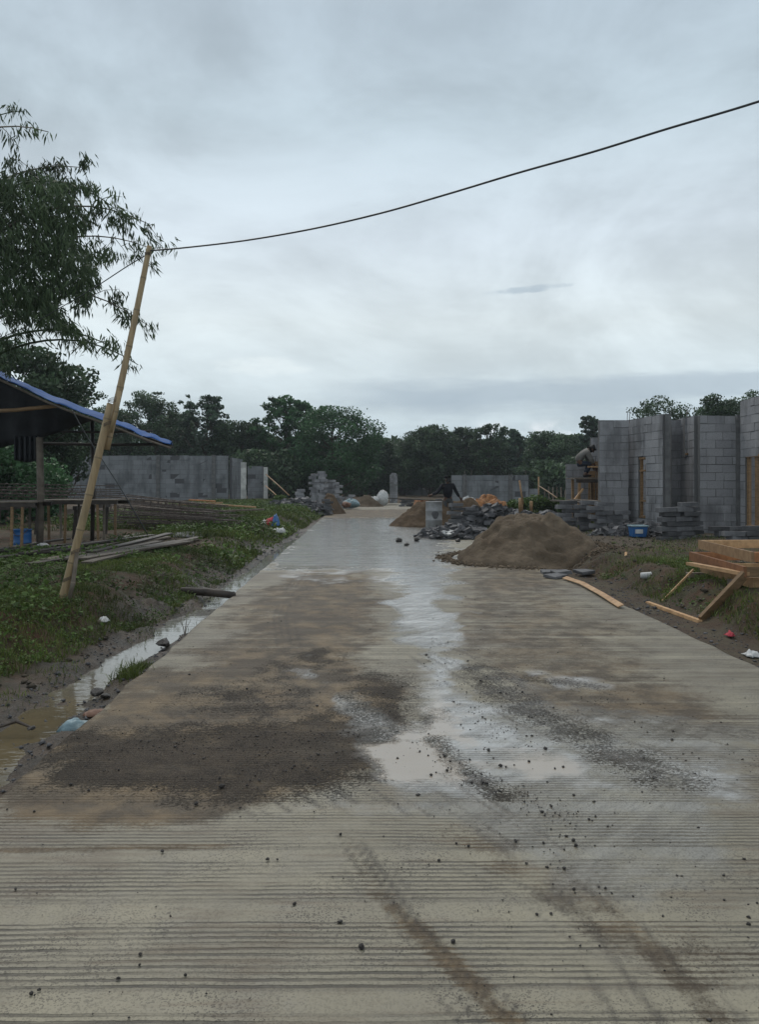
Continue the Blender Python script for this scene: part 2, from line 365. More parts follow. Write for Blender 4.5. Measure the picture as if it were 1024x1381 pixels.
    for pts, n_, sp, wd, am in (([(590, 880), (660, 925), (760, 975), (900, 1020), (1060, 1062)], 9, .075, .012, .8), ([(610, 870), (700, 900), (820, 950), (1060, 1010)], 6, .08, .012, .6),
                        ([(400, 905), (450, 950), (520, 1000), (600, 1060), (700, 1130), (830, 1230), (960, 1390)], 6, .05, .010, .75), ([(230, 960), (320, 1025), (420, 1090)], 9, .075, .013, .9), ([(350, 930), (450, 1010), (580, 1100)], 8, .07, .012, .9), ([(150, 990), (230, 1040), (330, 1100)], 5, .08, .012, .8),
                        ([(380, 985), (440, 1020), (500, 1060)], 3, .06, .012, .8), ([(395, 880), (385, 830), (400, 790), (415, 770)], 4, .07, .014, .7), ([(520, 925), (548, 950), (575, 985)], 3, .05, .010, .7),
                        ([(470, 1120), (560, 1250), (690, 1390)], 5, .035, .010, .9), ([(540, 1130), (700, 1200), (830, 1290), (900, 1390)], 4, .05, .01, .6)):
        for k_ in range(n_):
            o_ = (k_-n_/2)*sp*r_.uniform(.7, 1.2); g_ = gp(pts); g_ = [(a_+o_, b_+o_*.3) for a_, b_ in g_]; d_ = np.full(X.shape, 1e9)
            for (x0, y0), (x1, y1) in zip(g_[:-1], g_[1:]):
                ex, ey = x1-x0, y1-y0; t_ = np.clip(((X-x0)*ex+(Y-y0)*ey)/(ex*ex+ey*ey), 0, 1); d_ = np.minimum(d_, np.hypot(X-x0-t_*ex, Y-y0-t_*ey))
            d_ = d_+(fbm(X*3, Y*3, 2, k_)-.5)*.02; lines = np.maximum(lines, am*np.clip(1.3-d_/(wd*(.8+Y*.08)), 0, 1)*ss(.36, .62, fbm(X*2.5+k_, Y*2.5, 3, 90+k_)))
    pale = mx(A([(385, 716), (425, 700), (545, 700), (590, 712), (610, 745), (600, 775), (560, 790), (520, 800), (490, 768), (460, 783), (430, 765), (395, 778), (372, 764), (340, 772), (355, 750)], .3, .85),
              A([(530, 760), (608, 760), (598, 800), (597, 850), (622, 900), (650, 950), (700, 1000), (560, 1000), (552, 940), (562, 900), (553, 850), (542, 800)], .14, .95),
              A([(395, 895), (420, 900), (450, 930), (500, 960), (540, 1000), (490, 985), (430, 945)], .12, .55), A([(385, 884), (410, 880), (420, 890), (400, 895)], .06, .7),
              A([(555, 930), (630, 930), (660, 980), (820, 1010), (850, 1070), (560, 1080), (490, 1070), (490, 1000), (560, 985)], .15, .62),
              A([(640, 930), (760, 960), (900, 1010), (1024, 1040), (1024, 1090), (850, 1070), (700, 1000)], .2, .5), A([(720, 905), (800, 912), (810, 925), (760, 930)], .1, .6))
    return dirt, grav, wet, pud, pale, lines
def road():
    us = np.linspace(-1.68, 3.15, 260)
    ys = [1.2]
    while ys[-1] < 60: ys.append(ys[-1]+max(.016, ys[-1]*.0045))
    ys = np.array(ys); U, Y = np.meshgrid(us, ys)
    eu = (fbm(Y[:, :1]*3, Y[:, :1]*0, 3, 5)-.5)*.05
    U2 = U+np.where(U < -1.6, eu, 0)-np.where(U > 3.1, eu, 0)
    X = U2-SL*Y; Z = (fbm(X*.8, Y*.8, 3, 40)-.5)*.012
    V = np.stack([X, Y, Z], -1).reshape(-1, 3); r, c = X.shape
    I = np.arange(r*c).reshape(r, c)
    Fq = np.stack([I[:-1, :-1], I[:-1, 1:], I[1:, 1:], I[1:, :-1]], -1).reshape(-1, 4)
    # slab sides
    per = np.concatenate([I[0, :], I[1:, -1], I[-1, -2::-1], I[-2:0:-1, 0]]); k = len(per); W = V[per].copy(); W[:, 2] = -.22
    b = len(V)+np.arange(k); Fs = np.stack([per, b, np.roll(b, -1), np.roll(per, -1)], -1)
    o = fastmesh('road', np.vstack([V, W]), np.vstack([Fq, Fs]), None, M['road'])
    for nm, a in zip(('dirt', 'gravelly', 'wet', 'puddle', 'slurry_sheen', 'tyre_lines'), masks(X, Y)):
        at = o.data.attributes.new(nm, 'FLOAT', 'POINT'); at.data.foreach_set('value', np.concatenate([a.ravel(), np.zeros(k)]).astype(np.float32))
    o.data.polygons.foreach_set('use_smooth', [True]*len(o.data.polygons))
    tag(o, 'raked concrete road, wet and muddy, running away between the building plots', 'road', kind='structure')
def road_mat():
    m, q = newmat('wet_raked_concrete'); p = q.n('ShaderNodeNewGeometry').outputs['Position']
    s = q.n('ShaderNodeSeparateXYZ', {0: p}); x, y, z = s.outputs
    wob = q.m('MULTIPLY', q.m('SUBTRACT', q.noise(p, .9, 3, .5), .5), .050)
    wob2 = q.m('MULTIPLY', q.m('SUBTRACT', q.noise(p, 17, 5, .65), .5), .012)
    v = q.m('ADD', q.m('ADD', y, q.m('MULTIPLY', x, -.004)), q.m('ADD', wob, wob2)); pit = .0298
    gi = q.m('FLOOR', q.m('DIVIDE', v, pit)); gf = q.m('FRACT', q.m('DIVIDE', v, pit))
    amp = q.n('ShaderNodeTexWhiteNoise', {'W': gi}, noise_dimensions='1D').outputs[0]
    prof = q.mr(q.m('ABSOLUTE', q.m('SUBTRACT', gf, .5)), .30, .12)       # one raked line
    along = q.noise(q.vec(p, (1.3, 40, 1)), 1.0, 4, .6)
    bi = q.m('FLOOR', q.m('DIVIDE', v, .43)); bw = q.n('ShaderNodeTexWhiteNoise', {'W': bi}, noise_dimensions='1D').outputs[0]
    bf = q.m('FRACT', q.m('DIVIDE', v, .43)); lim = q.m('ADD', .06, q.m('MULTIPLY', bw, .26))
    band = q.mr(q.m('SUBTRACT', bf, lim), -.01, .02)                       # trowelled bands between the rake passes
    edge = q.mr(q.m('ABSOLUTE', q.m('SUBTRACT', bf, lim)), .035, .0)
    gro = q.m('MULTIPLY', q.m('MULTIPLY', prof, band), q.m('MULTIPLY', q.mr(amp, -.1, .9, .70, 1), q.m('MULTIPLY', q.mr(along, .34, .56, .25, 1), q.mr(q.noise(q.vec(p, (1, 1.8, 1)), 1.5, 5, .65), .36, .56, .40, 1))))
    patchy = q.noise(p, .8, 4, .6, .4); mott = q.noise(p, 4.5, 6, .65); fine = q.noise(p, 55, 5, .7); grit = q.noise(p, 170, 3, .7)
    stra = q.noise(q.vec(p, (.45, 9, 1)), 1.0, 5, .6)
    dirt, grav, wet, pud = q.at('dirt'), q.at('gravelly'), q.at('wet'), q.at('puddle')
    col = q.mix(q.mr(patchy, .3, .7), (.275, .248, .178), (.180, .162, .120))
    col = q.mix(q.m('MULTIPLY', q.mr(stra, .42, .68), .34), col, (.165, .150, .118))
    col = q.mix(q.m('MULTIPLY', q.mr(mott, .45, .75), .45), col, (.20, .185, .155))
    col = q.mix(q.m('MULTIPLY', q.mr(fine, .55, .75), .32), col, (.12, .11, .09))
    col = q.mix(q.m('MULTIPLY', q.m('ADD', gro, q.m('MULTIPLY', edge, .35), clamp=True), .90), col, (.040, .034, .026))
    def specks(sc, thr, lo=.55):
        vo = q.n('ShaderNodeTexVoronoi', {'Vector': p, 'Scale': sc}); d_ = vo.outputs['Distance']; c_ = q.n('ShaderNodeSeparateColor', {0: vo.outputs['Color']}).outputs[0]
        return q.m('MULTIPLY', q.mr(q.m('SUBTRACT', d_, q.m('MULTIPLY', q.m('SUBTRACT', c_, lo), thr)), .05, -.02), q.m('GREATER_THAN', c_, lo))
    clus = q.noise(p, 2.6, 4, .65); spk = q.m('MAXIMUM', specks(95, 1.0), q.m('MAXIMUM', specks(42, .9, .7), specks(190, 1.1, .4)))
    col = q.mix(q.m('MULTIPLY', spk, q.mr(clus, .40, .66, .10, .8)), col, (.05, .042, .032))
    scr = q.noise(q.vec(p, (2.2, 26, 1)), 1.0, 4, .6); col = q.mix(q.m('MULTIPLY', q.mr(q.m('ADD', q.m('MULTIPLY', scr, .5), q.m('MULTIPLY', patchy, .5)), .50, .60), .40), col, (.115, .080, .048))
    # rust-brown film
    dm = q.m('ADD', dirt, q.m('ADD', q.m('MULTIPLY', q.m('SUBTRACT', stra, .5), .85), q.m('ADD', q.m('MULTIPLY', q.m('SUBTRACT', mott, .5), 1.3), q.m('ADD', q.m('MULTIPLY', gro, .35), q.m('MULTIPLY', q.m('SUBTRACT', fine, .5), .9)))))
    dm = q.m('MULTIPLY', q.mr(dm, .26, .82), q.mr(dirt, .02, .25))
    dcol = q.mix(q.mr(q.m('ADD', q.m('MULTIPLY', mott, .5), q.m('MULTIPLY', q.noise(p, 1.6, 5, .65), .5)), .38, .56), (.168, .116, .064), (.060, .042, .027))
    col = q.mix(q.m('MULTIPLY', dm, .80), col, dcol)
    # thin grey slurry where it is wet
    wm = q.m('ADD', wet, q.m('ADD', q.m('MULTIPLY', q.m('SUBTRACT', mott, .5), 1.1), q.m('MULTIPLY', q.m('SUBTRACT', stra, .5), .3)))
    wm = q.m('MULTIPLY', q.mr(wm, .28, .85), q.mr(wet, .02, .2))
    smear = q.noise(q.vec(q.n('ShaderNodeMapping', {'Vector': p, 'Rotation': (0, 0, .75)}).outputs[0], (9, 1.2, 1)), 1.3, 5, .65)
    wcol = q.mix(q.mr(smear, .38, .62), (.235, .220, .190), (.135, .122, .102))
    col = q.mix(q.m('MULTIPLY', wm, .72), col, wcol)
    pa = q.m('MULTIPLY', q.mr(q.m('ADD', q.at('slurry_sheen'), q.m('ADD', q.m('MULTIPLY', q.m('SUBTRACT', mott, .5), 1.1), q.m('ADD', q.m('MULTIPLY', q.m('SUBTRACT', patchy, .5), .9), q.m('MULTIPLY', q.m('SUBTRACT', stra, .5), .5)))), .22, .88), q.mr(q.at('slurry_sheen'), .02, .2))
    col = q.mix(q.m('MULTIPLY', pa, .8), col, q.mix(q.mr(smear, .4, .6), (.43, .435, .43), (.29, .288, .275)))  # pale slurry, with the sky's sheen on the wet streak put into its colour
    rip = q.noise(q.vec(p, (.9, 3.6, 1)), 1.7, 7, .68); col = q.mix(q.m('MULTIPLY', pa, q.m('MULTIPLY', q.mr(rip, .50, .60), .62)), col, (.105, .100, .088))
    rdk = q.m('MULTIPLY', pa, q.mr(rip, .50, .60))
    # tyre lines
    tl = q.m('MULTIPLY', q.at('tyre_lines'), q.mr(fine, .35, .6, .35, 1)); col = q.mix(q.m('MULTIPLY', tl, .8), col, (.058, .048, .040))
    # dark coarse grit
    gm = q.m('ADD', grav, q.m('ADD', q.m('MULTIPLY', q.m('SUBTRACT', mott, .5), 1.5), q.m('ADD', q.m('MULTIPLY', q.m('SUBTRACT', fine, .5), 2.2), q.m('MULTIPLY', spk, .25))))
    gm = q.m('MULTIPLY', q.mr(gm, .30, .74), q.mr(grav, .02, .2))
    gcol = q.mix(q.mr(grit, .42, .62), (.016, .012, .009), (.090, .070, .052))
    gcol = q.mix(q.m('MULTIPLY', q.mr(q.noise(p, 2.7, 6, .7), .40, .66), .75), gcol, q.mix(q.mr(grit, .42, .6), (.045, .031, .021), (.135, .108, .080)))
    gvar = q.mr(q.noise(q.vec(p, (1, 2.2, 1)), 1.9, 5, .65), .30, .52, .45, 1)
    gm = q.m('MULTIPLY', gm, gvar)
    col = q.mix(q.m('MULTIPLY', gm, .92), col, gcol)
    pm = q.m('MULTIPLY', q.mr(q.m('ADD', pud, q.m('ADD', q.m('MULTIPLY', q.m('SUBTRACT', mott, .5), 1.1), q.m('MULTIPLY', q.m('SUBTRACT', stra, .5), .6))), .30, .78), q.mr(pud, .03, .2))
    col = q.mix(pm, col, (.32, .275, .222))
    ro = q.m('SUBTRACT', .60, q.m('MULTIPLY', wm, .52)); ro = q.m('ADD', ro, q.m('MULTIPLY', q.m('SUBTRACT', smear, .5), .10))
    ro = q.m('ADD', ro, q.m('ADD', q.m('MULTIPLY', gm, .12), q.m('ADD', q.m('MULTIPLY', pa, -.05), q.m('MULTIPLY', rdk, .18))))
    ro = q.m('MULTIPLY', ro, q.m('SUBTRACT', 1.0, q.m('MULTIPLY', pm, .93)))
    dry = q.m('SUBTRACT', 1.0, pm)
    h = q.m('ADD', q.m('MULTIPLY', gro, -.0055), q.m('ADD', q.m('MULTIPLY', q.m('MULTIPLY', fine, q.m('SUBTRACT', 1.0, q.m('MULTIPLY', wm, .6))), .0022), q.m('ADD', q.m('MULTIPLY', q.m('MULTIPLY', gm, grit), .010), q.m('ADD', q.m('MULTIPLY', q.m('MULTIPLY', gm, fine), .012), q.m('ADD', q.m('MULTIPLY', spk, .0015), q.m('MULTIPLY', tl, .004))))))
    h = q.m('ADD', h, q.m('MULTIPLY', q.m('MULTIPLY', smear, q.m('ADD', q.m('MULTIPLY', wm, .5), dm)), .004))
    bp = q.n('ShaderNodeBump', {'Height': q.m('MULTIPLY', h, q.m('MULTIPLY', dry, q.m('SUBTRACT', 1.0, q.m('MULTIPLY', pa, .60)))), 'Strength': .9, 'Distance': 1.0}).outputs[0]
    fin(q, col, ro, bp, q.m('SUBTRACT', q.m('ADD', .5, q.m('MULTIPLY', pa, .5)), q.m('MULTIPLY', q.m('MULTIPLY', q.m('MAXIMUM', dm, gm), q.m('SUBTRACT', 1.0, pa)), .30)))
    return m
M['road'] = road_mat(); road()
# ============================================================ ground
def ground_mat():
    m, q = newmat('damp_earth'); p = q.n('ShaderNodeNewGeometry').outputs['Position']
    a = q.noise(p, .9, 5, .6); b = q.noise(p, 3.5, 6, .65); c = q.noise(p, 18, 5, .7); d = q.noise(p, 60, 3, .7)
    col = q.mix(q.mr(a, .35, .65), (.052, .035, .021), (.085, .045, .026))
    col = q.mix(q.m('MULTIPLY', q.mr(b, .42, .62), .75), col, (.042, .046, .020))
    col = q.mix(q.m('MULTIPLY', q.mr(q.at('path'), .3, .9), .85), col, q.mix(q.mr(b, .3, .7), (.060, .048, .036), (.105, .084, .060)))
    col = q.mix(q.m('MULTIPLY', q.mr(q.at('mud'), .2, .8), .85), col, q.mix(q.mr(b, .35, .65), (.070, .050, .032), (.035, .029, .024)))
    col = q.mix(q.m('MULTIPLY', q.mr(c, .5, .72), .6), col, (.022, .018, .013))
    col = q.mix(q.m('MULTIPLY', q.mr(d, .62, .72), .35), col, (.16, .15, .12))
    ro = q.m('SUBTRACT', .9, q.m('MULTIPLY', q.at('mud'), .45))
    fin(q, col, ro, q.bump(q.m('ADD', b, q.m('ADD', c, q.m('MULTIPLY', d, .4))), .8, .035), .3)
    return m
M['ground'] = ground_mat()
def ground():
    us = np.concatenate([-np.geomspace(6, 150, 60)[::-1], np.arange(-5.9, -1.6, .045), [-1.55, -.8, 0, 1, 2, 3.0], np.arange(3.1, 6.5, .05), np.geomspace(6.6, 150, 60)])
    ys = [-3, -1, 0]; y = .6
    while y < 14: ys.append(y); y += .06
    while y < 150: ys.append(y); y *= 1.03
    U, Y = np.meshgrid(us, np.array(ys)); X = U-SL*np.clip(Y, 0, 70); Z = hgt(X, Y)
    V = np.stack([X, Y, Z], -1).reshape(-1, 3); r, c = X.shape; I = np.arange(r*c).reshape(r, c)
    Fq = np.stack([I[:-1, :-1], I[:-1, 1:], I[1:, 1:], I[1:, :-1]], -1).reshape(-1, 4)
    o = fastmesh('ground', V, Fq, None, M['ground']); u = X+SL*Y
    path = ss(4.6, 3.5, u)*ss(2.8, 3.2, u)*.7+ss(3.4, 3.9, u)*ss(13, 16, Y)*ss(40, 25, Y)*.9
    mud = ss(-3.1, -2.3, u)*ss(-1.5, -1.7, u)*ss(45, 20, Y)
    for nm, a in (('path', path), ('mud', mud)):
        at = o.data.attributes.new(nm, 'FLOAT', 'POINT'); at.data.foreach_set('value', a.ravel().astype(np.float32))
    o.data.polygons.foreach_set('use_smooth', [True]*len(o.data.polygons))
    tag(o, 'bare damp earth with grassy banks either side of the road', 'ground', kind='structure')
ground()
def water():
    m, q = newmat('muddy_water'); p = q.n('ShaderNodeNewGeometry').outputs['Position']; y = q.n('ShaderNodeSeparateXYZ', {0: p}).outputs[1]
    n = q.noise(p, 3, 5, .6, .5)
    col = q.mix(q.mr(n, .3, .7), (.135, .108, .062), (.105, .088, .056)); col = q.mix(q.mr(y, 5.0, 7.5), col, (.20, .195, .18))  # paler grey further along stands in for the sky mirrored in the water
    fin(q, col, q.mr(n, .5, .75, .04, .10), q.bump(q.noise(q.vec(p, (1, 2.5, 1)), 5, 3, .5), .10, .02), .6, {'IOR': 1.33})
    ys = np.linspace(1.5, 24, 40); A = []
    for y in ys: A.append([(u-SL*y, y, np.interp(y, [0, 12, 24], [-.118, -.105, -.075])) for u in np.linspace(-3.3, -1.70, 6)])
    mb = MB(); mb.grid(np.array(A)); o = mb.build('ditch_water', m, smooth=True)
    tag(o, 'shallow muddy water lying in the ditch left of the road', 'water', kind='structure')
water()
# ============================================================ masonry
def wall(mb, a, b, z0, z1, th=.14, bl=.40, bh=.195, holes=(), jig=.007, prof=None, tone=.5):
    """running-bond block wall from a to b (plan points); holes are (s0, s1, za, zb); prof(s) gives a lower top there"""
    a = Vector((a[0], a[1], 0)); b = Vector((b[0], b[1], 0)); L = (b-a).length; d = (b-a)/L; ang = math.atan2(d.y, d.x)
    rows = max(1, round((z1-z0)/bh)); bh = (z1-z0)/rows
    for r in range(rows):
        za, zb = z0+r*bh, z0+(r+1)*bh; zm = (za+zb)/2
        s = -(r % 2)*bl/2-random.random()*.05
        while s < L:
            w = bl*random.choice((1, 1, 1, .5)) if random.random() < .25 else bl
            s0, s1 = max(0, s), min(L, s+w); s += w
            if s1-s0 < .03: continue
            segs = [(s0, s1)]
            for h in holes:
                if h[2]-.01 < zm < h[3]+.01:
                    ns = []
                    for p_, q_ in segs:
                        if q_ <= h[0] or p_ >= h[1]: ns.append((p_, q_)); continue
                        if p_ < h[0]: ns.append((p_, h[0]))
                        if q_ > h[1]: ns.append((h[1], q_))
                    segs = ns
            for p_, q_ in segs:
                if q_-p_ < .02: continue
                if prof and zb > prof((p_+q_)/2)+.01: continue
                c = a+d*((p_+q_)/2)+Vector((0, 0, zm)); off = Vector((-d.y, d.x, 0))*random.uniform(-jig, jig)
                mb.box(c, (q_-p_, th-.016, bh), ang, tint=-1)
                g = random.choice((.006, .010, .010, .016)); mb.box(c+off+(Vector((0, 0, random.uniform(-.03, .02))) if r == rows-1 else Vector((0, 0, 0))), (max(.01, q_-p_-g), th+random.uniform(0, .006), bh-g), ang, tint=min(1, max(0, random.gauss(tone, .15))), jit=.003)
def pxy(px, D): return ((px-512)/F*D, D)
def zt(py, D): return EZ-(py-HZ)/F*D
# --- the near half-built house on the right
def house_right():
    gz = .22; top = zt(568, 20.4)
    A0, A1 = pxy(808, 20.4), pxy(847.5, 20.4); B0, B1 = pxy(848.5, 20.9), pxy(898, 19.0)
    root = empty('unfinished_house', (7.2, 20, gz), 'roofless grey block house with a narrow timber-framed window, right of the road', 'house', 'half-built block houses')
    def W(name, a, b, z1, **k):
        mb = MB(); wall(mb, a, b, gz-.25, z1, **k); o = mb.build(name, M['block'], root); return o
    W('wall', A0, A1, top+.02); W('wall', (A0[0]+.09, 20.5), (7.95, 27.4), top-.2)
    LB = math.dist(B0, B1)
    def at_px(px):   # distance along wall B seen at a pixel column
        for i in range(400):
            t = i/400; x = B0[0]+(B1[0]-B0[0])*t; y = B0[1]+(B1[1]-B0[1])*t
            if 512+F*x/y >= px: return t*LB
    s0, s1 = at_px(865), at_px(875); Dw = 20.2; za, zb = zt(698, Dw), zt(617, Dw)
    W('wall', B0, B1, top+.06, holes=[(s0, s1, za, zb)], tone=.62)
    d = Vector((B1[0]-B0[0], B1[1]-B0[1], 0))/LB; nrm = Vector((-d.y, d.x, 0))
    def at(s, z, off=0): return Vector((B0[0], B0[1], 0))+d*s+nrm*off+Vector((0, 0, z))
    mb = MB(); t = .055
    for s in (s0+t/2, s1-t/2): mb.bar(at(s, za), at(s, zb), t, .15)
    for z in (za+t/2, zb-t/2): mb.bar(at(s0+t, z), at(s1-t, z), .15, t)
    for z in (za+(zb-za)*.28, za+(zb-za)*.78): mb.bar(at(s0+t, z), at(s1-t, z), .13, .045)
    mb.build('window_frame', M['wood'], root)
    # cast columns
    def col(px, D, z1, w=.16): 
        mb = MB(); x, y = pxy(px, D); mb.box((x, y, (gz-.25+z1)/2), (w, w, z1-gz+.25), jit=.008); return mb.build('column', M['column'], root)
    col(900.5, 19.0, top+.06, .13)
    C0, C1 = pxy(905, 20.1), pxy(928, 20.1); W('wall', C0, C1, top, tone=.25)
    col(927, 19.95, top+.04, .10)
    D0, D1 = pxy(943, 18.8), pxy(994, 18.8)
    # doorway reveal between the recessed panel and the forward wall
    E0 = (D0[0]+.02, 19.9); W('wall', (E0[0]-.0, 18.95), (E0[0]+.12, 20.3), top+.02, tone=.3)
    zh = zt(610, 19.2)
    W('wall', pxy(929, 19.6), (D0[0]-.04, 19.6), top+.02, holes=[(0, 9, -1, zh-.02)], tone=.5)
    mb = MB(); x0, _ = pxy(926, 19.5); mb.box(((x0+D0[0])/2-.02, 19.45, zh-.03), (D0[0]-x0, .12, .05)); mb.build('door_lintel', M['wood'], root)
    W('wall', D0, D1, zt(561, 18.8), tone=.45)
    col(996.5, 18.7, zt(561, 18.8)+.02, .1)
    # taller wall of the last bay, running towards the viewer, with its timber window frame
    R0, R1 = (pxy(999, 18.6)[0]+.05, 18.55), (pxy(1075, 16)[0], 15.8); LR = math.dist(R0, R1); zr = zt(541, 18.6)
    h0, h1 = .27, 1.25; zwa, zwb = zt(712, 18), zt(613, 18)
    W('wall', R0, R1, zr, holes=[(h0, h1, zwa, zwb)], tone=.55)
    dr = Vector((R1[0]-R0[0], R1[1]-R0[1], 0))/LR
    def ar(s, z): return Vector((R0[0], R0[1], 0))+dr*s+Vector((0, 0, z))
    mb = MB()
    for s in (h0+.03, h0+.5, h1-.03): mb.bar(ar(s, zwa), ar(s, zwb), .06, .15)
    for z in (zwa+.03, zwb-.03): mb.bar(ar(h0+.06, z), ar(h1-.06, z), .15, .06)
    mb.build('window_frame', M['wood'], root)
    W('wall', (R0[0]+.3, 19.3), (R0[0]+3.2, 19.3), zr-.2, tone=.3)
    W('wall', (8.05, 27.5), (A0[0]+8, 27.5), top-.2, tone=.4)
    # bare steel sticking out of the wall heads
    for px, D, z in ((846.5, 20.5, top), (849.5, 20.5, top), (926, 20, top), (928, 20, top)):
        mb = MB(); x, y = pxy(px, D); mb.tube([(x, y, z-.05), (x+.01, y, z+.22+random.random()*.1)], .008, 5); mb.build('starter_bar', M['steel'], root)
house_right()
# --- the neighbouring house with the scaffold, mostly still low
def house_next():
    g = .2; D = 24.0
    root = empty('unfinished_house', (*pxy(790, D), g), 'low unfinished block wall with a pale fresh corner, behind the scaffold and crouching worker', 'house', 'half-built block houses')
    mb = MB(); wall(mb, pxy(764, D), pxy(803, D), g-.2, zt(626, D), tone=.4); mb.build('wall', M['block'], root)
    mb = MB(); wall(mb, pxy(797, D-.3), pxy(812, D-.3), g-.2, zt(590, D-.3), tone=.9, bl=.36); mb.build('wall', M['block'], root)
    mb = MB()
    for px in (796, 801, 807): mb.box((*pxy(px, D-.55), 1.0), (.1, .04, 1.7), ry=random.uniform(-.03, .03))
    mb.box((*pxy(801, D-.5), zt(625, D-.5)), (.35, .05, .12)); mb.build('formwork', M['wood'], root)
house_next()
def far_wall(D, x0, x1, ytop, g, label, tone, cols=(), parts=()):
    root = empty('unfinished_house', (*pxy((x0+x1)/2, D), g), label, 'house', 'half-built block houses')
    mb = MB(); wall(mb, pxy(x0, D), pxy(x1, D), g-.4, zt(ytop, D), th=.18, tone=tone, bl=.6, bh=.3, jig=.01); mb.build('wall', M['block_far'], root)
    for px in cols:
        mb = MB(); mb.box((*pxy(px, D-.12), (g-.4+zt(ytop, D))/2+.02), (.22, .12, zt(ytop, D)-g+.44)); mb.build('column', M['column'], root)
    for a, b, mt in parts:
        mb = MB()
        if mt == 'plaster':
            (xa, ya), (xb, yb) = a[:2], b[:2]; wall(mb, (xa, ya), (xb, yb), g-.4, a[2], th=.2, tone=.9, bl=.7, bh=.35)
            mb.t = [max(.7, t) for t in mb.t]; mb.build('rendered_pier', M['plaster'], root)
        else:
            wall(mb, a[:2], b[:2], g-.4, a[2], th=.18, tone=tone, bl=.6, bh=.3); mb.build('wall', M['block_far'], root)
    return root
Dl = 50
far_wall(Dl, 92, 308, 614.5, .4, 'long low grey block building behind the tarpaulin shelter, left of the road', .5, (213, 288),
         [((*pxy(311, Dl), zt(617, Dl)), (*pxy(325, 54), 0), 'block'), ((*pxy(325, 50.2), zt(624, 51)), (*pxy(332, 50.2), 0), 'plaster')])
far_wall(56, 334, 355, 628.5, .4, 'small grey block house with pale pier at the far left, next to the debris heap', .4, (),
         [((*pxy(355.5, 55.6), zt(630, 55.6)), (*pxy(361, 55.6), 0), 'plaster')])
r3 = far_wall(44, 609, 713, 641, .22, 'long low grey block wall in the distance, right of the standing man', .75, (627, 689),
         [((*pxy(713.5, 44.1), zt(659, 44)), (*pxy(727, 44.1), 0), 'block')])
for px in (627, 636, 709):
    mb = MB(); x, y = pxy(px, 44); mb.tube([(x, y, zt(642, 44)), (x+.02, y, zt(632+random.random()*3, 44))], .02, 5); mb.build('starter_bar', M['steel'], r3)
# old far pier at the road end
def pier():
    D = 56; mb = MB(); wall(mb, pxy(526, D), pxy(536.5, D), .1, zt(640, D), th=.5, bl=.28, bh=.14, tone=.5, jig=.02)
    mb.box((*pxy(531.5, D), zt(639.5, D)), (.34, .4, .14), jit=.04)
    tag(mb.build('brick_pier', M['block'], at=(*pxy(531, D), 0)), 'free-standing pier of grey blocks, narrower at the head, at the far end of the road', 'pier')
pier()
# distant roof between the trees
def old_house():
    D = 84; root = empty('old_house', (*pxy(563, D), .3), 'small dark old house with a tiled roof half hidden under the far trees', 'house')
    x0, x1 = pxy(545, D)[0], pxy(582, D)[0]; mb = MB(); mb.box(((x0+x1)/2, D+2, 1.4), (x1-x0-.5, 3.6, 2.6)); mb.build('wall', M['block_far'], root)
    e, r = zt(647, D), zt(633, D); mb = MB(); xm = (x0+x1)/2
    mb.add([(x0, D-.4, e), (x1, D-.4, e), (x1-.9, D+2, r), (x0+.9, D+2, r), (x0, D+4.4, e), (x1, D+4.4, e)], [(0, 1, 2, 3), (3, 2, 5, 4), (0, 3, 4), (1, 5, 2)]); mb.build('roof', M['column'], root, solid=.15)
    for k in (-1, 1): mb = MB(); mb.box((xm+k*.9, D+.17, 1.35), (.7, .06, .9)); mb.build('window', M['white'], root)
old_house()
# ============================================================ heaps
def sand_heap(name, c, rx, ry, h, mat, label, seed, flat=.25, n=90, rot=0):
    a = np.linspace(0, 2*math.pi, 97)[:-1]; rr = np.linspace(0, 1, n); A, R = np.meshgrid(a, rr)
    wob = 1+.12*(fbm(np.cos(A)*1.5+5, np.sin(A)*1.5+5, 3, seed)-.5)*2
    lx, ly = np.cos(A)*R*rx*wob, np.sin(A)*R*ry*wob
    x = c[0]+lx*math.cos(rot)-ly*math.sin(rot); y = c[1]+lx*math.sin(rot)+ly*math.cos(rot)
    prof = np.clip((1-R)/(1-flat), 0, 1.0); prof = np.where(prof > .9, .9+(prof-.9)*.5, prof)/.95
    prof = prof-.06*np.sin(prof*math.pi)
    z = h*prof+(fbm(x*1.7, y*1.7, 4, seed+3)-.5)*.34*h*np.sqrt(np.clip(prof, 0, 1))*1.3
    rill = fbm(x*4+z*2, y*4, 4, seed+8)-.5; z = z+rill*.20*h*np.minimum(1, (1-R)*6)
    dent = ss(.60, .70, fbm(x*2.3, y*2.3, 2, seed+20)); z = z-dent*.12*h*ss(.98, .7, R)+(fbm(x*11, y*11, 3, seed+31)-.5)*.055*h*ss(1, .9, R)+(vn(x*26, y*26, seed+41)-.5)*.022*h*ss(1, .95, R)
    base = np.minimum(hgt(x, y), 0 if abs(c[0]) < 9 else 9) if name == '_' else np.where((x+SL*y > 3.15) | (x+SL*y < -1.68), hgt(x, y), 0.0)
    z = z*ss(1.0, .96, R)+base*ss(0, 1, R)*1.0+base*(1-ss(0, 1, R))*.5-.05*ss(.93, 1, R)
    V = np.stack([x, y, z], -1).reshape(-1, 3); m_ = 96; I = np.arange(n*m_).reshape(n, m_)
    J = np.roll(I, -1, 1); Fq = np.stack([I[:-1], I[1:], J[1:], J[:-1]], -1).reshape(-1, 4)
    o = fastmesh(name, V, Fq, np.full(len(Fq), .5), mat, at=(c[0], c[1], 0)); o.data.polygons.foreach_set('use_smooth', [True]*len(Fq))
    return tag(o, label, 'sand heap', 'sand heaps')
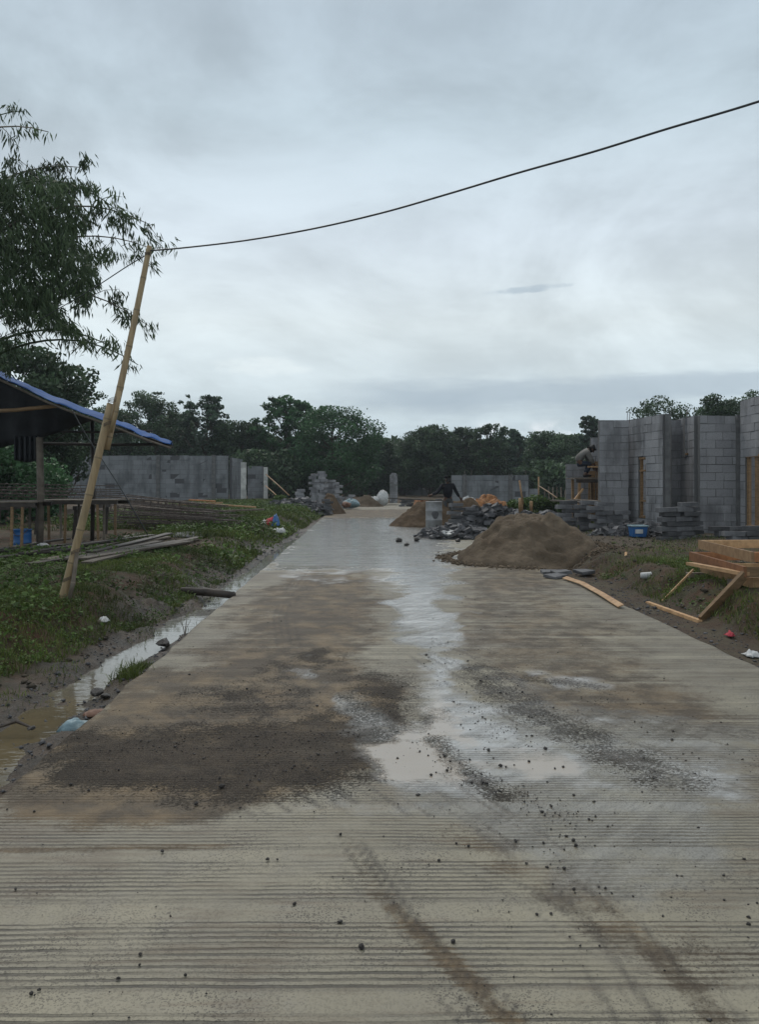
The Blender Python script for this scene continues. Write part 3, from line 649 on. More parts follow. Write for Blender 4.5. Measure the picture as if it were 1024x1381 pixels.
sand_heap('sand_heap', (2.83, 15.2), 1.38, 1.65, .83, M['sand'], 'large heap of damp brown sand spilling onto the right edge of the road', 5, .34)
sand_heap('sand_heap', (1.75, 27.2), 1.45, 1.2, .78, M['sand_dark'], 'smaller dark sand heap behind the metal drum beside the standing man', 15, .3, 60)
sand_heap('sand_heap', (2.9, 28.5), 1.3, 1.0, .80, M['sand_dark'], 'low sand heap to the right of the standing man below the brown sacks', 18, .3, 50)
sand_heap('sand_heap', (-.75, 50.5), 1.1, .9, .72, M['sand'], 'small round sand heap at the far end of the road beside the white sack', 25, .2, 40)
sand_heap('sand_heap', (-2.45, 38.5), .8, .9, .95, M['sand_dark'], 'sand heap leaning against the tall block stack on the far left of the road', 35, .2, 40)
def chunk(s, flat=.5):
    """an angular broken piece, 8 corners pulled about"""
    vs = []
    for x in (-1, 1):
        for y in (-1, 1):
            for z in (-1, 1): vs.append(Vector((x*random.uniform(.55, 1)*s, y*random.uniform(.4, .8)*s, z*random.uniform(.5, 1)*s*flat)))
    from mathutils import Euler
    R = Euler([random.uniform(-.5, .5), random.uniform(-.5, .5), random.uniform(0, 6.3)]).to_matrix()
    return [R@v for v in vs]
BX = [(0, 1, 3, 2), (4, 6, 7, 5), (0, 4, 5, 1), (2, 3, 7, 6), (0, 2, 6, 4), (1, 5, 7, 3)]
def rubble(name, c, rx, ry, h, n, size, mat, label, cat='rubble', flat=.45, ground=None):
    mb = MB()
    g0 = ground if ground is not None else 0
    for i in range(n):
        r = math.sqrt(random.random()); a = random.random()*6.283
        x, y = c[0]+math.cos(a)*r*rx, c[1]+math.sin(a)*r*ry
        g = ground if ground is not None else max(0, hz(x, y)) if not (-1.68 < x+SL*y < 3.15) else 0
        z = g+h*(1-r**1.6)*random.uniform(.55, 1)+size*.2; s = size*random.choice((.5, .7, 1, 1.2)) if r < .85 else size*.5
        mb.add([Vector((x, y, z))+v for v in chunk(s*.6, flat)], BX, random.random())
    # the mass beneath
    vs = []; k = 20
    for j, (rr, zz) in enumerate(((1, -.1), (.75, h*.25), (.4, h*.62), (.1, h*.8))):
        for i in range(k): a = i/k*6.283; vs.append((c[0]+math.cos(a)*rx*rr, c[1]+math.sin(a)*ry*rr, g0+zz+random.uniform(-.02, .02)))
    fs = [(j*k+i, j*k+(i+1) % k, (j+1)*k+(i+1) % k, (j+1)*k+i) for j in range(3) for i in range(k)]+[tuple(3*k+i for i in range(k))]
    mb.add(vs, fs, .2)
    return tag(mb.build(name, mat, at=(c[0], c[1], g0)), label, cat, kind='stuff')
# block prototypes
blk = []
for i in range(3):
    mb = MB(); mb.box((0, 0, 0), (.40, .20, .10), jit=.008, tint=.2+i*.3); o = mb.build('concrete_block', M['paver'], bevel=.006); blk.append(o)
lit = []
for i in range(4):
    mb = MB(); mb.box((0, 0, 0), (.40, .22, .135), jit=.012, tint=(0, .2, .45, .8)[i]); o = mb.build('concrete_block', M['block'], bevel=.008); lit.append(o)
used = set()
def put(proto, loc, rot, label, cat, group):
    p = random.choice(proto)
    if p.name not in used: used.add(p.name); o = p
    else: o = p.copy(); C.objects.link(o)
    o.location = loc; o.rotation_euler = rot; return tag(o, label, cat, group)
def stack(c, nx, ny, nz, proto, label, group, rz=0, fall=.1, dims=(.42, .22, .105), g=None):
    g = hz(*c) if g is None else g
    hts = {(i, j): nz-(0 if random.random() > fall*2.2 else random.randint(1, max(1, nz//3))) for i in range(nx) for j in range(ny)}
    for k in range(nz):
        for i in range(nx):
            for j in range(ny):
                if j < ny-1 and 0 < i < nx-1 and k < nz-1: continue          # hidden core is left out
                if k >= hts[i, j]: continue
                lx, ly = (i-(nx-1)/2+(k % 2-.5)*.3)*dims[0]+random.uniform(-.05, .05), -(j-(ny-1)/2)*dims[1]+random.uniform(-.05, .05)
                x, y = c[0]+lx*math.cos(rz)-ly*math.sin(rz), c[1]+lx*math.sin(rz)+ly*math.cos(rz)
                put(proto, (x, y, g+dims[2]*(k+.5)), (random.uniform(-.03, .03), random.uniform(-.03, .03), rz+random.gauss(0, .13)), label, 'block', group)
# far left stacks (D about 38-42)
stack((-3.15, 40), 2, 1, 15, lit, 'light grey block in the tall uneven stack at the far left of the road', 'tall block stack, far left', .1, .25, (.41, .3, .138), .05)
stack((-2.4, 40.5), 2, 1, 12, lit, 'light grey block in the right shoulder of the tall far stack', 'right shoulder of the far stack', .1, .25, (.41, .5, .138), .02)
stack((-3.95, 38.5), 1, 1, 10, lit, 'pale block in the narrow column left of the tall far stack', 'narrow far block column', .1, .2, (.41, .62, .138), .1)
stack((-2.9, 36.6), 3, 1, 7, blk, 'dark flat paver in the low stack at the foot of the tall far stack', 'low paver stack, far left', 0, .3, (.42, .3, .105), .02)
stack((-1.95, 46.5), 2, 1, 7, lit, 'pale block in the short stack beside the turquoise sack', 'short far block stack', 0, .3, (.41, .5, .138), 0)
stack((-3.9, 35.6), 3, 1, 5, blk, 'dark flat paver in the long low row left of the far paver stack', 'long low paver row', .15, .35, (.42, .3, .105), .12)
# far right along the road end
for i, (x, d, n) in enumerate(((1.75, 50, 7), (2.65, 49, 6), (3.5, 48, 6))):
    stack((x, d), 2, 1, n, blk, ['grey block in the paver row next to the far pier', 'grey block in the middle of the far paver row', 'grey block at the right end of the far paver row'][i], ['paver row by the pier', 'paver row, middle', 'paver row, right end'][i], .05, .4, (.42, .3, .105), .02)
# right, by the tall house
stack((4.95, 19.6), 2, 1, 8, blk, 'dark flat paver in the left stack under the scaffold', 'left paver stack under the scaffold', .1, .3, (.44, .4, .105), .2)
stack((5.6, 19.0), 2, 1, 9, blk, 'dark flat paver in the tall right stack under the scaffold', 'right paver stack under the scaffold', -.05, .25, (.44, .4, .105), .18)
stack((6.45, 16.9), 2, 1, 8, blk, 'dark flat paver in the left half of the stack in front of the house window', 'paver stack by the window, left half', .3, .35, (.42, .3, .105), .22)
stack((6.95, 17.2), 1, 1, 7, blk, 'dark flat paver in the right half of the stack in front of the house window', 'paver stack by the window, right half', .6, .3, (.42, .3, .105), .22)
stack((7.3, 15.6), 2, 1, 4, blk, 'dark flat paver in the short stack behind the box of planks', 'short paver stack behind the planks', .2, .3, (.42, .3, .105), .2)
stack((7.8, 17.4), 2, 1, 4, blk, 'dark paver in the low row at the foot of the house wall', 'low block row at the house wall', .1, .3, (.42, .3, .105), .2)
# centre right dark stones
stack((2.95, 23.4), 4, 1, 7, blk, 'dark block in the untidy stack between the drum and the large sand heap', 'untidy block stack behind the sand heap', .1, .35, (.42, .3, .12), .05)
rubble('broken_pavers', (2.1, 21.2), 1.15, .95, .35, 240, .20, M['stone'], 'low heap of broken dark pavers spilling onto the road beside the large sand heap', 'rubble', .4)
rubble('broken_pavers', (3.1, 23.6), 1.2, .8, .75, 260, .22, M['stone'], 'taller heap of dark broken blocks behind the large sand heap', 'rubble', .5)
rubble('stone_rubble', (6.0, 18.1), 1.15, .7, .36, 300, .16, M['stone'], 'heap of angular grey stones at the foot of the block house', 'rubble', .55, .22)
rubble('builders_rubble', (-4.1, 37.5), 1.9, 2.6, .62, 340, .26, M['stone'], 'long dark debris heap beside the far left block stacks', 'rubble', .4, .15)
rubble('builders_rubble', (4.3, 30.0), 1.6, 1.0, .35, 200, .22, M['stone'], 'grey debris strewn behind the brown sacks', 'rubble', .4, .2)
rubble('builders_rubble', (5.8, 27.0), 2.4, 1.0, .25, 200, .22, M['paver'], 'flat grey debris between the sand heap and the scaffold', 'rubble', .4, .2)
for i, (px, py, w, lb) in enumerate(((742, 771, .36, 'flat grey paver lying at the foot of the sand heap, leftmost of three'), (757, 773, .34, 'flat grey paver lying in the middle at the foot of the sand heap'), (788, 771, .30, 'flat grey paver lying apart in the mud, rightmost at the foot of the sand heap'), (750, 777, .38, 'flat grey paver nearest the camera beside the sand heap foot'))):
    g = G(px, py, .03); mb = MB(); mb.box((0, 0, 0), (w*.75, .26, .05), jit=.012); o = mb.build('flat_paver', M['paver'], bevel=.006); o.location = (g.x, g.y, .03+.02*(i == 1)); o.rotation_euler = (.03, -.04, .2*i); tag(o, lb, 'paver', 'flat pavers by the sand heap')
# ============================================================ timber
def plank(name, a, b, w, h, mat, label, cat, group=None, roll=0):
    mb = MB(); n = 8; a = Vector(a); b = Vector(b); mid = (a+b)/2; pts = [a.lerp(b, i/n) for i in range(n+1)]; sag = random.uniform(-.012, .012)
    for i, p in enumerate(pts): p.z += math.sin(i/n*math.pi)*sag
    d = (b-a).normalized(); up = Vector((0, 0, 1)) if abs(d.z) < .95 else Vector((0, 1, 0)); s = d.cross(up).normalized(); u = s.cross(d)
    if roll: s, u = s*math.cos(roll)+u*math.sin(roll), u*math.cos(roll)-s*math.sin(roll)
    vs = []; fs = []
    for p in pts:
        for x, y in ((-1, -1), (1, -1), (1, 1), (-1, 1)): vs.append(p+s*x*w/2*random.uniform(.985, 1)+u*y*h/2)
    for i in range(n):
        for k in range(4): fs.append((i*4+k, i*4+(k+1) % 4, i*4+4+(k+1) % 4, i*4+4+k))
    fs += [(3, 2, 1, 0), tuple(n*4+k for k in range(4))]; mb.add(vs, fs, random.random())
    o = mb.build(name, mat, at=mid, bevel=.003); return tag(o, label, cat, group)
def frame_piece(mb, a, b, w, h, roll=0): mb.bar(a, b, w, h, tint=random.random(), roll=roll, jit=.002)
def formwork():
    # leaning open frame on the bank
    TL, TR, BR, BL = P(931, 760, 9.9), P(1006, 774, 8.5), P(945, 838, 8.3), P(874, 813, 9.85)
    root = empty('timber_formwork', (BR.x, BR.y, BR.z), 'open rectangular frame of raw planks leaning on the right bank', 'timber frame', 'timber frames on the right bank')
    for nm, a, b, w, h, mt, rl in (('top_rail', TL, TR, .10, .035, 'wood_light', 0), ('bottom_rail', BL, BR, .05, .035, 'wood_light', 0), ('side_rail', TR+Vector((.0, .03, -.02)), BR+Vector((.02, .03, 0)), .035, .13, 'wood', .3), ('brace', P(936, 768, 9.9), P(891, 814, 9.85), .025, .02, 'wood_light', 0)):
        mb = MB(); frame_piece(mb, a, b, w, h, rl); mb.build(nm, M[mt], root)
    # three box frames piled on top of the bank
    for k, (z, (ax, ay), (bx, by), mt, lb) in enumerate(((.36, (4.22, 10.2), (4.12, 8.62), 'wood_light', 'pale plank box frame at the bottom of the pile on the right bank'),
                 (.49, (4.16, 10.4), (4.00, 8.50), 'wood_red', 'reddish plank box frame in the middle of the pile on the right bank'),
                 (.645, (4.30, 10.45), (4.12, 8.58), 'wood_light', 'pale plank box frame on top of the pile on the right bank'))):
        h = .115; r = empty('timber_formwork', (ax, ay, z-h/2), lb, 'timber frame', 'timber frames on the right bank'); w = 1.15
        a, b = Vector((ax, ay, z)), Vector((bx, by, z)); c, d = a+Vector((w, .06*k, 0)), b+Vector((w, -.04, 0)); dy = Vector((0, .025, 0))
        for nm, p_, q_, rl in (('long_board', a, b, 0), ('long_board', c, d, 0)):
            mb = MB(); frame_piece(mb, p_, q_, .035, h); mb.build(nm, M[mt], r)
        mt2 = 'wood_red' if k == 2 else 'wood'
        for p_, q_ in ((a, c), (b, d)):
            mb = MB(); frame_piece(mb, p_+Vector((.02, -.03 if p_ is a else .03, 0)), q_+Vector((-.02, -.03 if p_ is a else .03, 0)), .035, h-.008); mb.build('end_board', M[mt2 if p_ is b else mt], r)
    # supporting timbers between the pile and the bank
    for i in range(2):
        y = 8.9+i*1.2; plank('timber_support', (4.0, y, .33-.055*i), (5.4, y+.05, .33-.055*i), .09, .06, M['wood_grey'], ['grey batten under the near end of the plank frames', 'grey batten under the far end of the plank frames'][i], 'batten', 'battens under the frames')
formwork()
# lath along the right road edge
mb = MB(); pts = [G(a, b, .02) for a, b in ((762, 780), (785, 788), (812, 803), (838, 819))]; mb.grid(np.array([[tuple(p+Vector((-.035, 0, .01*math.sin(i)))), tuple(p+Vector((.035, 0, .03)))] for i, p in enumerate(pts)])); tag(mb.build('split_bamboo_lath', M['wood_light'], at=pts[0], solid=.012), 'long pale split lath lying along the right edge of the road', 'lath')
# planks on the left plateau
i = 0
for px0, py0, px1, py1, mt in ((-30, 742, 130, 728, 'wood_dark'), (-20, 752, 110, 738, 'wood_dark'), (30, 748, 205, 722, 'wood_dark'), (60, 752, 225, 722, 'wood_grey'), (90, 752, 215, 728, 'wood_grey'), (105, 750, 240, 727, 'wood_dark'), (110, 754, 256, 729, 'wood_grey'), (116, 757, 268, 722, 'wood_grey'), (80, 742, 190, 719, 'wood_dark'), (0, 738, 90, 726, 'wood_dark'), (122, 745, 228, 720, 'wood_dark'), (100, 741, 205, 721, 'wood_grey'), (40, 757, 100, 746, 'wood_dark')):
    a, b = G(px0, py0, .40), G(px1, py1, .42); i += 1
    plank('plank', (a.x, a.y, hz(a.x, a.y)+.05+.012*(i % 4)), (b.x, b.y, hz(b.x, b.y)+.06+.012*(i % 4)), .16, .03, M[mt], 'dark weathered plank in the loose spread of boards below the shelter' if mt == 'wood_dark' else 'grey weathered plank in the loose spread of boards below the shelter', 'plank', 'dark boards below the shelter' if mt == 'wood_dark' else 'grey boards below the shelter')
# log bridging the ditch
g0, g1 = P(244, 797, 10.3), P(316, 803, 10.1); mb = MB(); mb.tube([g0, g0.lerp(g1, .5)+Vector((0, 0, .015)), g1], [.05, .055, .045], 10); tag(mb.build('log', M['wood_dark'], at=g0, smooth=True), 'dark wet log lying across the ditch to the road edge', 'log')
# ============================================================ bamboo pole, cables
def bamboo(mb, a, b, r0, r1, nodes):
    a = Vector(a); b = Vector(b); L = (b-a).length; pts = []; rs = []; tn = []
    ts = [0]
    for t in nodes: ts += [t-.028/L, t-.008/L, t+.008/L, t+.028/L]
    ts.append(1)
    for t in ts:
        k = min((abs(t-n_)*L for n_ in nodes), default=9); r = r0+(r1-r0)*t; pts.append(a.lerp(b, t)+Vector((math.sin(t*3)*.012, 0, 0))); rs.append(r*(1.07 if k < .012 else 1))
    seg = 14; n0 = len(mb.t); mb.tube(pts, rs, seg)
    for i in range(len(pts)-1):
        if i % 4 == 2: 
            for k in range(seg): mb.t[n0+i*seg+k] = 1.0
pole_b, pole_t = P(85, 806, 7.9), P(200, 337, 8.25)
def pole():
    root = empty('bamboo_pole', pole_b, 'leaning bamboo pole carrying the overhead cable, standing in the left bank', 'pole')
    d = (pole_t-pole_b).normalized(); b0 = pole_b-d*.25
    mb = MB(); bamboo(mb, P(151, 562, 8.06)-d*.35+Vector((.012, .02, 0)), pole_t+d*.04, .037, .028, [.06, .30, .50, .68, .84, .96]); mb.build('upper_pole', M['bamboo'], root, smooth=True)
    mb = MB(); bamboo(mb, b0+Vector((0, -.03, 0)), P(150, 545, 8.02)+Vector((0, -.03, 0)), .040, .037, [.12, .27, .42, .58, .75, .93]); mb.build('lower_pole', M['bamboo'], root, smooth=True)
    mb = MB(); bamboo(mb, P(146, 584, 7.98)+Vector((.038, -.05, 0)), P(158, 528, 8.0)+Vector((.038, -.05, 0)), .020, .020, [.5]); mb.build('splint', M['bamboo'], root, smooth=True)
    mb = MB(); bamboo(mb, P(88, 806, 7.85)-d*.15+Vector((.055, -.02, 0)), P(101, 744, 7.9)+Vector((.03, -.03, 0)), .022, .02, [.5]); mb.build('stake', M['wood_grey'], root, smooth=True)
    for px, py, D in ((153, 541, 8.0), (146, 574, 8.0), (103, 745, 7.9), (199, 344, 8.24), (92, 782, 7.9)):
        c = P(px, py, D); mb = MB()
        for k in range(3):
            pts = [c+Vector((math.cos(t)*.050, math.sin(t)*.058-.015, k*.012+math.cos(t)*.02)) for t in np.linspace(0, 6.283, 14)] if D < 8.2 else [c+Vector((math.cos(t)*.031, math.sin(t)*.031, k*.012)) for t in np.linspace(0, 6.283, 12)]
            mb.tube(pts, .0028, 5)
        mb.build('wire_binding', M['steel'], root, smooth=True)
pole()
def cable(name, pts, r, label, cat):
    """smooth curve through points"""
    P3 = [Vector(p) for p in pts]; out = []
    for i in range(len(P3)-1):
        p0, p1, p2, p3 = P3[max(0, i-1)], P3[i], P3[i+1], P3[min(len(P3)-1, i+2)]
        for k in range(10):
            t = k/10; out.append(.5*((2*p1)+(p2-p0)*t+(2*p0-5*p1+4*p2-p3)*t*t+(3*p1-p0-3*p2+p3)*t**3))
    out.append(P3[-1]); mb = MB(); mb.tube(out, r, 7); return tag(mb.build(name, M['cable'], at=P3[0], smooth=True), label, cat)
X0, D0_, X1, D1_ = pole_t.x, 8.25, (1024-512)/F*5.2, 5.2
cp = []
for px, py in ((203, 338), (250, 334), (330, 324.5), (420, 309), (512, 288), (600, 263), (700, 233), (800, 205), (900, 174), (1024, 137), (1250, 62), (1500, -30)):
    s = (px-512)/F   # X = s*D on the straight plan line
    k = (X1-X0)/(D1_-D0_); D = (X0-k*D0_)/(s-k); cp.append(P(px, py, D))
cable('overhead_cable', cp, .0085, 'black cable sagging from the bamboo pole head across the sky to the upper right', 'cable')
cable('thin_cable', [pole_t+Vector((0, 0, -.04)), P(170, 360, 8.6), P(130, 386, 9.3), P(88, 411, 10.2), P(40, 438, 11.3), P(0, 456, 12.3), P(-60, 485, 13.5)], .006, 'thin black cable running down from the pole head into the bamboo on the left', 'cable')
cable('guy_wire', [P(97, 553, 13.3), P(118, 590, 13.0), P(160, 655, 12.5), P(199, 721, 12.6)], .008, 'thin guy wire slanting from the tarpaulin eave down to the ground', 'wire')
# ============================================================ shelter
def shelter():
    root = empty('tarpaulin_shelter', (-6, 14.5, .35), 'open shelter with a sagging blue tarpaulin roof on thin poles, left edge', 'shelter')
    near = [(-90, 470, 13.5), (0, 508, 13.5), (75, 544, 13.5), (150, 570, 13.5), (195, 588, 13.5), (230, 600, 13.5)]
    far = [(-90, 466, 15.6), (0, 505, 15.6), (75, 538, 15.6), (150, 563.5, 15.6), (195, 585, 15.6), (233, 600, 15.6)]
    def lerp(L, t):
        xs = np.linspace(0, 1, len(L)); return P(*[float(np.interp(t, xs, [l[i] for l in L])) for i in range(3)])
    A = []
    for i, s in enumerate(np.linspace(0, 1, 61)):
        row = []
        for j, t in enumerate(np.linspace(0, 1, 15)):
            p = lerp(near, s).lerp(lerp(far, s), t); w = (vn(s*14, t*3, 4)-.5)*.07+(vn(s*40, t*6, 8)-.5)*.03
            p.z += w*(1 if 0 < t < 1 else .5)+.05*math.sin(t*math.pi); row.append(tuple(p))
        A.append(row)
    mb = MB(); mb.grid(np.array(A)); mb.build('tarpaulin', M['tarp'], root, smooth=True, solid=.006)
    # bamboo edge rafters
    for L in (near, far):
        mb = MB(); pts = [lerp(L, t)+Vector((0, 0, -.055)) for t in np.linspace(0, 1, 12)]; mb.tube(pts, .02, 8); mb.build('rafter', M['wood_grey'] if L is near else M['wood_dark'], root, smooth=True)
    for a, b, r, mt in ((P(-40, 556, 13.7), P(80, 547, 13.6), .035, 'wood'), (P(52, 598, 15.3), P(232, 599, 15.3), .03, 'wood_dark'), (P(82, 582, 15.0), P(205, 581, 15.0), .025, 'wood_dark'), (P(-60, 572, 15), P(60, 575, 15), .03, 'wood_dark')):
        mb = MB(); mb.tube([a, a.lerp(b, .5)+Vector((0, 0, -.02)), b], r, 8); mb.build('beam', M[mt], root, smooth=True)
    for px, yt, D, r, mt in ((53, 590, 14.0, .062, 'wood_grey'), (124, 567, 15.3, .04, 'wood_dark'), (-50, 480, 13.7, .06, 'wood_grey')):
        a = P(px, yt, D); b = Vector((a.x, a.y, hz(a.x, a.y)-.1)); mb = MB(); mb.tube([a, a.lerp(b, .5)+Vector((.02, 0, 0)), b], r, 9); mb.build('post', M[mt], root, smooth=True)
    # dark sheet added to stand for the shade inside, under the roof
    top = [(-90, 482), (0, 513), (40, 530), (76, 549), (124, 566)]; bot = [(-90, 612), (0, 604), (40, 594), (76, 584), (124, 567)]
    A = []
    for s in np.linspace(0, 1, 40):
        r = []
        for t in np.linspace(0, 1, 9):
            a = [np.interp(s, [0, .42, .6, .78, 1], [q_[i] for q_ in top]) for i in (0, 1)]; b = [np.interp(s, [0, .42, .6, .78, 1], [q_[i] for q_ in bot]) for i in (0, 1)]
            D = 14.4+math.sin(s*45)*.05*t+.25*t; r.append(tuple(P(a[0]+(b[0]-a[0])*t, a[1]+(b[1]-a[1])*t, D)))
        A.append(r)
    mb = MB(); mb.grid(np.array(A)); mb.build('shade_sheet', M['dark_sheet'], root, smooth=True, solid=.01)
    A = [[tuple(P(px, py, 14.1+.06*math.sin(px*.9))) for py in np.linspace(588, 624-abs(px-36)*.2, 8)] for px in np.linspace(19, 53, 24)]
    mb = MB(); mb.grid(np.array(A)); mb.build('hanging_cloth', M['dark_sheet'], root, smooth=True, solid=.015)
shelter()
def bench(x0, x1, D, ytop, label, legs, dd=.7):
    a, b = P(x0, ytop, D), P(x1, ytop, D); r = empty('work_bench', (a.x, a.y, .35), label, 'work bench', 'timber work benches')
    mb = MB(); 
    for k in (0, dd): mb.bar(a+Vector((0, k, 0)), b+Vector((0, k, 0)), .06, .06)
    mb.build('rail', M['wood_dark'], r)
    mb = MB()
    for k in range(4): mb.bar(a+Vector((0, .06+k*dd*.28, .045)), b+Vector((0, .06+k*dd*.28, .05)), dd*.24, .022, tint=random.random())
    mb.build('top', M['wood_grey'], r)
    for i, px in enumerate(legs):
        k = dd if i % 2 else 0; t = P(px, ytop, D+k); mb = MB(); mb.bar(Vector((t.x, t.y, t.z)), Vector((t.x+random.uniform(-.03, .03), t.y, hz(t.x, t.y)-.05)), .04, .035, tint=random.random()); mb.build('leg', M['wood_grey' if i % 2 else 'wood'], r)
    return r
bench(-60, 46, 13.3, 681, 'long timber work bench at the left edge, standing around the blue drum', (16, 40, 30, -20))
bench(48, 158, 14.6, 678, 'long timber work bench between the shelter post and the steel cages', (65, 81, 88, 106, 131, 140, 155))
# blue drum
def drum():
    c = P(30, 734, 13.9); z = hz(c.x, c.y); r = empty('blue_drum', (c.x, c.y, z), 'blue plastic drum under the work bench at the left edge', 'drum')
    prof = [(.0, .0), (.14, 0), (.15, .02), (.15, .10), (.155, .115), (.15, .13), (.15, .24), (.155, .255), (.15, .27), (.15, .33), (.16, .335), (.16, .355), (.145, .355), (.14, .2)]
    mb = MB(); A = np.array([[(c.x+p*math.cos(t), c.y+p*math.sin(t), z+h) for p, h in prof] for t in np.linspace(0, 2*math.pi, 29)]); mb.grid(A); mb.build('shell', M['blue'], r, smooth=True)
    mb = MB(); mb.tube([(c.x+.16*math.cos(t), c.y+.16*math.sin(t), z+.34-.10*math.sin((t+2.6)*1.6)) for t in np.linspace(-2.6, -.6, 12)], .006, 5); mb.build('handle', M['steel'], r)
drum()
mb = MB(); c = P(57, 738, 13.7); mb.grid(np.array([[(c.x+.12*math.cos(a)*math.cos(e), c.y+.1*math.sin(a)*math.cos(e), hz(c.x, c.y)+.04+.07*math.sin(e)+.02*vn(a*2, e*3, 2)) for a in np.linspace(0, 6.28, 16)] for e in np.linspace(-.6, 1.5, 8)])); tag(mb.build('plastic_bag', M['white'], at=c), 'crumpled pale plastic bag on the ground beside the blue drum', 'bag')
# steel cages
def cage(a, b, w, h, label, group, col):
    a = Vector(a); b = Vector(b); d = (b-a).normalized(); s = d.cross(Vector((0, 0, 1))).normalized(); u = s.cross(d); L = (b-a).length
    r = empty('rebar_cage', a, label, 'steel cage', group)
    mb = MB()
    for x, y in ((-1, -1), (1, -1), (1, 1), (-1, 1)): mb.bar(a+s*x*w/2+u*y*h/2-d*.2, b+s*x*w/2+u*y*h/2+d*.2, .02, .02)
    mb.build('long_bars', M['steel'], r)
    mb = MB(); n = int(L/.2)*4; cs = ((-1, -1), (1, -1), (1, 1), (-1, 1)); mb.tube([a.lerp(b, (i if i % 4 < 3 else i-.0)/n)+s*cs[i % 4][0]*(w/2+.01)+u*cs[i % 4][1]*(h/2+.01) for i in range(n+1)], .007, 4)
    mb.build('spiral_tie', M['steel'], r)
k = 0
for lay in range(4):
    for j in range(5-lay//2):
        x0, y0 = pxy(150+j*9, 19.5+j*.45); x1, y1 = pxy(322-j*4, 18.3+j*1.1); z = hz(x0, y0)+.12+lay*.20; k += 1
        o = random.uniform(-.25, .25)
        cage((x0+o, y0, z+random.uniform(0, .04)), (x1+o-.25*lay, y1+random.uniform(-.5, .5), z+random.uniform(-.10, .02)-.05*lay), .14, .14, 'long rusty steel cage in the big pile before the low grey block building', 'rusty cages piled by the block building', k)
for j in range(4):
    x0, y0 = pxy(-60+j*10, 15.8+j*.4); x1, y1 = pxy(150, 17+j*.4)
    cage((x0, y0, zt(668-j*4, y0)), (x1, y1, zt(674-j*5, y1)), .13, .13, 'long steel cage laid across the work benches under the shelter', 'cages lying across the benches', k)
for i in range(2):   # trestles under the bench cages
    a = P(20+i*100, 676, 16.3+.4*i); mb = MB(); mb.bar((a.x, a.y-.8, a.z-.12), (a.x, a.y+1.2, a.z-.12), .08, .08)
    for dy in (-.7, 1.1): mb.bar((a.x, a.y+dy, a.z-.15), (a.x-.05, a.y+dy, hz(a.x, a.y)-.05), .07, .07)
    tag(mb.build('trestle', M['wood_dark'], at=(a.x, a.y, .3)), ['dark trestle carrying the steel cages, by the shelter post', 'dark trestle carrying the steel cages, behind the bamboo pole'][i], 'trestle', 'trestles under the cages')
# boards and rubbish between the cages and building
for i, (x0, y0, x1, y1, D, mt) in enumerate(((228, 676, 345, 684, 27, 'wood_light'), (240, 681, 300, 678, 26, 'wood'), (280, 690, 356, 687, 25, 'wood_grey'), (255, 674, 290, 676, 29, 'wood_red'))):
    a, b = P(x0, y0, D), P(x1, y1, D); plank('plank', a, b, .16, .05, M[mt], ['long pale plank lying behind the steel cages', 'short brown plank beside the steel cage ends', 'grey plank half sunk in the verge grass', 'reddish board at the foot of the low block building'][i], 'plank', 'planks behind the cages')
# props at the far building
for i, (a, b, lb) in enumerate(((P(359, 640, 50), P(390, 668, 44), 'slanting bamboo prop at the left end of the far debris heap'), (P(358, 655, 48), P(377, 672, 44), 'shorter slanting prop next to the far pale pier'), (P(727, 655, 38), P(758, 676, 30), 'thin bamboo pole slanting down to the scaffold stacks'), (P(701, 648, 29), P(706, 680, 29), 'pale upright stake leaning behind the large sand heap'), (P(703, 672, 29.3), P(703, 692, 29.3), 'short thick stump post behind the large sand heap'), (P(717, 676, 29.3), P(717, 690, 29.3), 'small short post right of the pale stake'), (P(845, 745, 12.8), P(845, 772, 12.6), 'short wooden peg standing in the right bank'), (P(727, 643, 40), P(727, 680, 40), 'upright thin bamboo post at the right end of the far block wall'))):
    r = (.035, .03, .03, .035, .09, .06, .022, .04)[i]; mb = MB(); mb.tube([a, a.lerp(b, .5)+Vector((0, .02, .015)), b], r, 8, tint=random.random()); tag(mb.build(('bamboo_prop', 'bamboo_prop', 'bamboo_prop', 'wooden_stake', 'wooden_post', 'wooden_post', 'wooden_peg', 'bamboo_prop')[i], M['wood_light' if i in (3, 6) else 'wood'], at=b, smooth=True), lb, 'pole' if i < 4 or i == 7 else 'post')
for i in range(7):
    a = P(735+i*5.5, 656+random.random()*6, 42); mb = MB(); mb.tube([a, (a.x+.03, a.y, .1)], .035, 6, tint=random.random()); tag(mb.build('fence_post', M['wood_grey'], at=(a.x, a.y, .1)), 'thin grey post in the row left of the low block wall with the scaffold', 'post', 'thin posts left of the scaffold')
